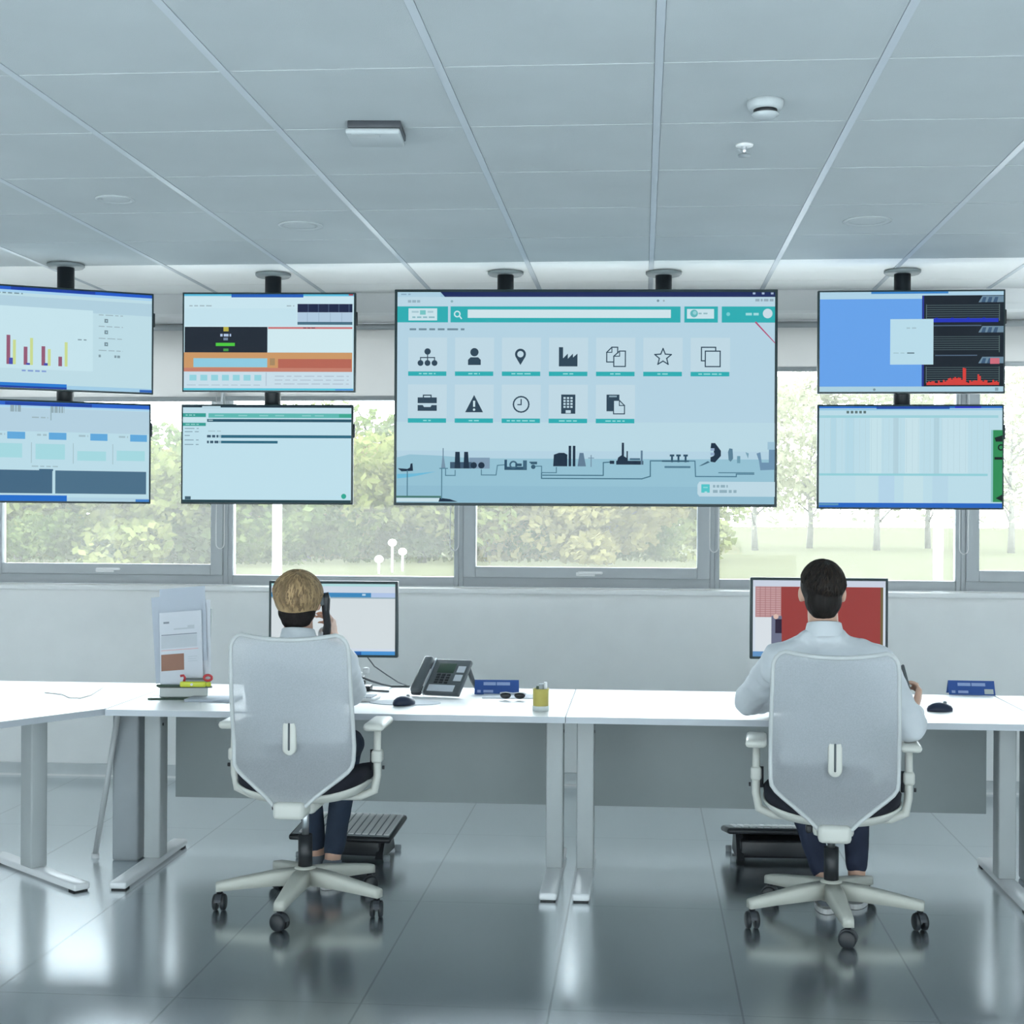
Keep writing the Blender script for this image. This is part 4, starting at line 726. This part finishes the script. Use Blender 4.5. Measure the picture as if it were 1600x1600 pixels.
b = MB(); b.X = A; b.box((-.052, 0, -.012), (-.044, .215, .016), M['silver'], .002); b.build('trim_strip', t)
b = MB(); b.X = A; b.box((-.105, -.005, .004), (-.056, .215, .032), M['char'], .012); b.box((-.105, -.005, -.01), (-.056, .045, .012), M['dark'], .008); b.box((-.105, .165, -.01), (-.056, .215, .012), M['dark'], .008); b.build('handset', t)
for x in (.11, -.03): b = MB(); b.tube([(x, .15, .125), (x+.006, .19, .06), (x+.022, .225, .008)], .011, M['char'], 8); b.build('rear_leg', t)
# blue cards
def card(px, w, yaw, label, tagbox):
    c = at(*px); t = thing('desk_sign', label, 'sign', c, yaw, 'blue name cards on the desks'); h = .062
    b = MB(); b.ring([[(x, -.004, 0), (x, .03, h), (x, .034, h), (x, .075, 0), (x, .07, 0), (x, .032, h-.004), (x, .001, 0)] for x in (-w/2, w/2)], M['blue'], smooth=False); b.build('card', t)
    b = MB(); n = Vector((0, -h, .034)).normalized()*.001; P_ = lambda x, f: tuple(Vector((x, -.004+.034*f, h*f))+n)
    for x0, x1, f0, f1, m in [(-w*.30, -w*.02, .62, .84, 'bluet'), (w*.0, w*.30, .62, .84, 'bluet'), (-w*.44, -w*.36, .12, .3, 'bluet'), (-w*.30, -w*.08, .12, .3, 'bluet')]+tagbox:
        b.add([P_(x0, f0), P_(x1, f0), P_(x1, f1), P_(x0, f1)], [(0, 1, 2, 3)], M[m])
    b.build('lettering', t)
card((776, 1085), .20, R(4), 'blue folded card sign standing right of the desk phone', [])
card((1519, 1086), .205, R(-2), 'blue folded card sign on the right desk near the frame edge', [(.055, .095, .08, .42, 'clear')])
# paper with sunglasses
c = at(800, 1089); b = MB(); b.X = Matrix.Rotation(R(3), 4, 'Z'); b.box((-.13, -.06, 0), (.13, .08, .004), M['paper']); tag(b.build('paper_stack', loc=c), 'white papers lying under the sunglasses', 'paper')
t = thing('sunglasses', 'dark sunglasses lying on white papers left of the yellow cup', 'sunglasses', at(801, 1094)+Vector((0, -.0, .004)))
for s_ in (-1, 1):
    b = MB(); b.ring([[(s_*.031+r*.024*math.cos(u), y-.0005*0, .018+r*(.017 if math.sin(u) < 0 else .010)*math.sin(u)) for u in [2*math.pi*i/24 for i in range(24)]] for r, y in ((.1, -.006), (.7, -.005), (1, 0), (.98, .003), (.1, -.002))], M['black']); b.build('lens', t)
    b = MB(); b.tube([(s_*.055, .0, .024), (s_*.057, .04, .02), (s_*.04, .10, .004)], .0022, M['silver'], 6); b.build('temple_arm', t)
b = MB(); b.tube([(-.055, 0, .027), (-.03, -.001, .030), (0, 0, .026), (.03, -.001, .030), (.055, 0, .027)], .0024, M['silver'], 6); b.build('bridge', t)
# yellow cup
t = thing('yellow_cup', 'small yellow cup at the front desk edge holding grey clips', 'cup', at(844, 1112)+Vector((0, .035, 0)))
b = MB(); b.lathe((0, 0, 0), [(.001, 0), (.031, 0), (.033, .006), (.0335, .085), (.035, .092), (.032, .092), (.0305, .012), (.001, .01)], M['cup']); b.build('body', t)
b = MB(); b.lathe((0, 0, 0), [(.0337, .0), (.0345, .002), (.0345, .020), (.0337, .021)], M['clear']); b.build('base_band', t)
b = MB(); b.box((-.008, -.012, .05), (.012, .004, .112), M['grey'], .003); b.box((.012, .0, .05), (.026, .012, .118), M['white'], .003); b.box((-.02, 0, .05), (-.006, .01, .102), M['green'], .003); b.build('clip', t)
# mouse, pad, keyboard, cables
c = at(628, 1099); b = MB(); b.ring([[(x*.155, y*.085, z) for x, y in [(math.cos(2*math.pi*i/32), math.sin(2*math.pi*i/32)) for i in range(32)]] for z in (0, .003)], M['pad'], smooth=False); tag(b.build('mouse_pad', loc=c+Vector((.01, .02, 0))), 'oval grey mouse pad on the left desk', 'mouse pad')
def mouse(c, rz, label):
    t = thing('computer_mouse', label, 'mouse', c, rz, 'dark computer mice'); b = MB(); pts = []
    for k, (z, f) in enumerate(((0, .98), (.010, 1.), (.022, .88), (.032, .6), (.037, .25), (.038, .03))): pts.append([(.034*f*math.cos(2*math.pi*i/24), .056*f*math.sin(2*math.pi*i/24)-.006*(1-f), z) for i in range(24)])
    b.ring(pts, M['mouse']); b.build('body', t); b = MB(); b.cyl((-.004, .022, .034), (.004, .022, .034), .008, M['grey'], n=12); b.build('wheel', t)
mouse(at(630, 1103)+Vector((0, .02, .003)), R(-40), 'dark blue mouse on the oval grey pad'); mouse(at(1470, 1112)+Vector((0, .02, 0)), R(-78), 'dark mouse lying flat on the right desk near the hand with the phone')
def keyboard(c, rz, label):
    t = thing('keyboard', label, 'keyboard', c, rz, 'white keyboards'); b = MB(); b.box((-.21, -.065, 0), (.21, .065, .014), M['white'], .005); b.build('case', t); b = MB()
    for i in range(5):
        for j in range(14): b.box((-.198+.0284*j, -.056+.0226*i, .013), (-.173+.0284*j, -.037+.0226*i, .019), M['paper'])
    b.build('keys', t)
keyboard(at(583, 1096)+Vector((-.20, .06, 0)), R(-3), 'white keyboard half hidden behind the left chair'); keyboard(Vector((.72, 6.05, DT)), 0, 'white keyboard in front of the dark-haired person')
c = at(566, 1079); t = thing('docking_box', 'small black box on the desk right of the left chair', 'box', c); b = MB(); b.box((-.06, -.03, 0), (.04, .05, .024), M['black'], .004); b.build('case', t); b = MB(); b.box((-.01, -.01, .024), (.012, .012, .05), M['dark'], .003); b.build('plug', t)
t = thing('power_adapter', 'tangle of white plugs under the left monitor', 'plug', at(556, 1074)+Vector((0, .10, 0))); b = MB(); b.box((-.035, 0, 0), (.02, .04, .04), M['dark'], .006); b.build('socket_block', t); b = MB(); b.box((-.02, -.02, .035), (.012, .015, .062), M['white'], .008); b.box((.012, -.01, .05), (.044, .02, .082), M['white'], .008); b.build('plug', t); b = MB(); b.box((-.05, 0, .05), (-.02, .02, .09), M['char'], .005); b.build('clamp', t)
def cable(label, pts, m, r=.003): b = MB(); b.tube(pts, r, M[m], 6); tag(b.build('cable'), label, 'cable', 'cables on the left desk')
mz = [onY(572, 1024, 6.40), onY(585, 1041, 6.42), onY(605, 1055, 6.44), onY(622, 1066, 6.46), at(640, 1074)+Vector((0, 0, .004))]
cable('thin grey cable sloping down from the left monitor towards the phone', mz, 'cable'); cable('dark cable lying behind the black box and white plugs', [onY(564, 1058, 6.42), onY(580, 1064, 6.42), onY(596, 1069, 6.43), at(612, 1074)+Vector((0, 0, .005)), at(640, 1074)+Vector((0, 0, .005))], 'char', .005)
b = MB(); b.tube([(-.05, .02, .005), (.05, -.02, .005)], .0045, M['char'], 8); tag(b.build('pen', loc=at(592, 1081)), 'dark pen lying between the black box and the mouse pad', 'pen')
# ------------------------------------------------------------------ footrests
def footrest(c, rz, label, tilt):
    t = thing('footrest', label, 'footrest', (c.x, c.y, 0), rz, 'black footrests under the desks'); w, d = .235, .165
    A = Matrix.Translation((0, 0, .125)) @ Matrix.Rotation(R(tilt), 4, 'X')
    b = MB(); b.X = A; b.box((-w, -d, -.014), (w, d, .012), M['black'], .012); b.build('platform', t)
    b = MB(); b.X = A; b.box((-w+.012, -d+.02, .010), (w-.012, d-.01, .014), M['grey'], .002)
    for i in range(13): x = -w+.04+.0325*i; b.box((x, -d+.035, .013), (x+.025, d-.02, .019), M['white'], .003)
    b.build('ribbed_pad', t)
    for s_ in (-1, 1): b = MB(); b.prism([(-.12, 0), (.12, 0), (.07, .10), (-.05, .10)], -.016, .016, M['black']); o = b.build('side_support', t, (s_*.17, 0, .012)); o.rotation_euler = (R(90), 0, R(90))
    b = MB(); b.box((-.17, -.10, .018), (.17, .12, .10), M['black'], .012); b.build('rocker', t)
    for s_ in (-1, 1): b = MB(); b.cyl((s_*.19, -.10, .014), (s_*.215, -.10, .014), .014, M['grey']); b.cyl((s_*.19, .11, .014), (s_*.215, .11, .014), .014, M['grey']); b.build('foot_roller', t)
footrest(onZ(545, 1335, 0), R(-4), 'black footrest with white ribbed top behind the left chair', 7); footrest(onZ(1212, 1340, 0), R(2), 'black footrest seen edge-on left of the right chair base', -10)
# ------------------------------------------------------------------ outside
GZ = -.30
b = MB(); b.add([(-160, 36, GZ), (160, 36, GZ), (160, 260, GZ), (-160, 260, GZ)], [(0, 1, 2, 3)], GRASS); tag(b.build('lawn'), 'pale green lawn stretching away outside the windows', 'lawn', kind=S)
b = MB(); b.add([(-40, -40, GZ), (40, -40, GZ), (40, YB, GZ), (-40, YB, GZ)], [(0, 1, 2, 3)], M['bounce']); b.build('rear_bounce_ground', kind=S)  # unseen ground, kept pale to bounce light from the rear onto the ceiling
b = MB(); b.box((-40, -15.5, GZ), (40, -15, 9), M['render']); b.build('rear_sky_blocker', kind=S)  # unseen wall added behind the camera to cut sky light from the rear
b = MB(); b.add([(-60, WALLY+.3, GZ), (60, WALLY+.3, GZ), (60, 36, GZ), (-60, 36, GZ)], [(0, 1, 2, 3)], M['bounce']); b.build('front_bounce_ground', kind=S)  # pale ground added below the sill line to bounce daylight onto the ceiling
for px, lab in ((433, 'white post outside the window behind the blond person'), (1466, 'white post outside the window below the right screens')):
    c = onY(px, 840, 9.4); b = MB(); b.box((-.027, -.027, 0), (.027, .027, 3.6), M['post'], .004); tag(b.build('white_post', loc=(c.x, 9.4, GZ)), lab, 'post', 'white posts outside the windows')
def leaves(m, n, rx, rz, z0, seed, sz=.42):
    q = random.Random(seed); b = MB(); blobs = [(q.uniform(-.65, .65)*rx, q.uniform(-.65, .65)*rx, z0+rz*q.uniform(.05, 1.), q.uniform(.28, .55)*rx) for _ in range(26)]
    for k in range(n):
        x, y, z, r = q.choice(blobs); v = Vector((q.gauss(0, 1), q.gauss(0, 1), q.gauss(0, 1))).normalized()*r*q.uniform(.6, 1.05); c = Vector((x, y, max(z0*.6, z+v.z*.8)))+Vector((v.x, v.y, 0))
        a = Vector((q.gauss(0, 1), q.gauss(0, 1), q.gauss(0, 1))).normalized(); e = a.orthogonal().normalized(); s_ = sz*q.uniform(.5, 1.2)
        b.add([c-a*s_*.5, c+e*s_*.3, c+a*s_*.5, c-e*s_*.3], [(0, 1, 2, 3)], m)
    return b
protos = []
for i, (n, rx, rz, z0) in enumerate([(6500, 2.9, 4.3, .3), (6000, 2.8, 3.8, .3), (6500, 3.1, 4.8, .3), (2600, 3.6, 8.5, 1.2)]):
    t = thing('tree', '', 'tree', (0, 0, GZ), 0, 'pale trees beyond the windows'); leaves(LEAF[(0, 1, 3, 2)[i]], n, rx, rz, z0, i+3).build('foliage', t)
    b = MB(); q = random.Random(i); b.tube([(0, 0, 0), (.05, .05, 1.5), (-.05, 0, 3.5), (.1, .1, 6)], [.16, .13, .09, .03], M['bark'], 8)
    for k in range(7): a = q.uniform(0, 6.28); z = 1.3+.6*k; b.tube([(0, 0, z), (.7*math.cos(a), .7*math.sin(a), z+.7), (1.5*math.cos(a), 1.5*math.sin(a), z+1.2)], [.06, .04, .015], M['bark'], 6)
    b.build('trunk', t); protos.append(t)
spots = [(0, 30, 52, 1.0, 'pale green tree outside the far left window, nearest the edge'), (2, 130, 56, 1., 'green tree outside the far left window, left of its handle'), (0, 215, 50, .9, 'pale green tree in the gap between the left screen pairs'), (1, 290, 58, 1., 'yellowish tree behind the lower screen of the second pair'),
         (2, 390, 52, .95, 'green tree beside the white post behind the blond person'), (1, 480, 56, 1., 'yellowish tree above the head of the blond person'), (2, 575, 60, 1.05, 'green tree seen between second pair and the big screen'), (0, 660, 54, .95, 'pale green tree left of the mullion under the big screen'),
         (1, 765, 56, 1., 'yellowish tree at the left under the big screen'), (2, 860, 60, 1., 'green tree under the middle of the big screen'), (1, 950, 54, .9, 'yellowish tree under the big screen, above the window handle'), (0, 1050, 60, 1., 'pale green tree at the right under the big screen'),
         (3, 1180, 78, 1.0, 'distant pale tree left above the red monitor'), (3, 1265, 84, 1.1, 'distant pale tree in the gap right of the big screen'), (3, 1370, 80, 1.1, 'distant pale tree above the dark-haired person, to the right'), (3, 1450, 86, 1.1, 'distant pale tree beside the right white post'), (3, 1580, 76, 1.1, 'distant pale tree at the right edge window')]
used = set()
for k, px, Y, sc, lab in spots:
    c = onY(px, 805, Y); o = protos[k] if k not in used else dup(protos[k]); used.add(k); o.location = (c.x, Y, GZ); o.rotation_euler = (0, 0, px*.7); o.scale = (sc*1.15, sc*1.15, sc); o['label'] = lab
sh = leaves(LEAF[3], 2200, 1.5, 1.3, .2, 55, .28).build('shrub'); tag(sh, 'x', 'shrub', 'low shrubs at the lawn edge'); first = True
for px, Y, lab in ((70, 49, 'low shrub at the lower left corner of the left window'), (240, 50, 'low shrub outside the left window near its right frame'), (400, 49, 'low shrub left of the white post behind the blond person'), (520, 52, 'low shrub right of the white post behind the blond person'), (680, 54, 'low shrub at the right end of the second window'), (830, 55, 'low shrub under the big screen at left'), (1010, 56, 'low shrub under the big screen at right')):
    c = onY(px, 805, Y); o = sh if first else sh.copy()
    if not first: COL.objects.link(o)
    first = False; o.location = (c.x, Y, GZ); o.rotation_euler = (0, 0, px); o['label'] = lab
for px, py, Y, lab in ((592, 878, 44, 'left and shortest white lamp post beyond the second window'), (613, 852, 45, 'tallest white lamp post beyond the second window'), (629, 866, 46, 'right white lamp post beyond the second window')):
    c = onY(px, py, Y); t = thing('lamp_post', lab, 'lamp post', (c.x, Y, GZ), 0, 'white lamp posts on the lawn'); h = c.z-GZ; b = MB(); b.cyl((0, 0, 0), (0, 0, h), .035, M['post'], n=10); b.build('post', t); b = MB(); b.ell((0, 0, h+.08), (.14, .14, .12), M['post']); b.build('lamp_head', t)
# ------------------------------------------------------------------ daylight
W = bpy.data.worlds.new('overcast_sky'); SC.world = W; W.use_nodes = True; nt = W.node_tree; bg = nt.nodes['Background']
tc = nt.nodes.new('ShaderNodeTexCoord'); sp = nt.nodes.new('ShaderNodeSeparateXYZ'); cr = nt.nodes.new('ShaderNodeValToRGB')
nt.links.new(tc.outputs['Generated'], sp.inputs[0]); nt.links.new(sp.outputs['Z'], cr.inputs[0]); nt.links.new(cr.outputs[0], bg.inputs[0])
cr.color_ramp.elements[0].position = 0; cr.color_ramp.elements[0].color = (.85, .955, 1.0, 1); cr.color_ramp.elements[1].position = .6; cr.color_ramp.elements[1].color = (.81, .935, 1.0, 1)
bg.inputs[1].default_value = 14.0
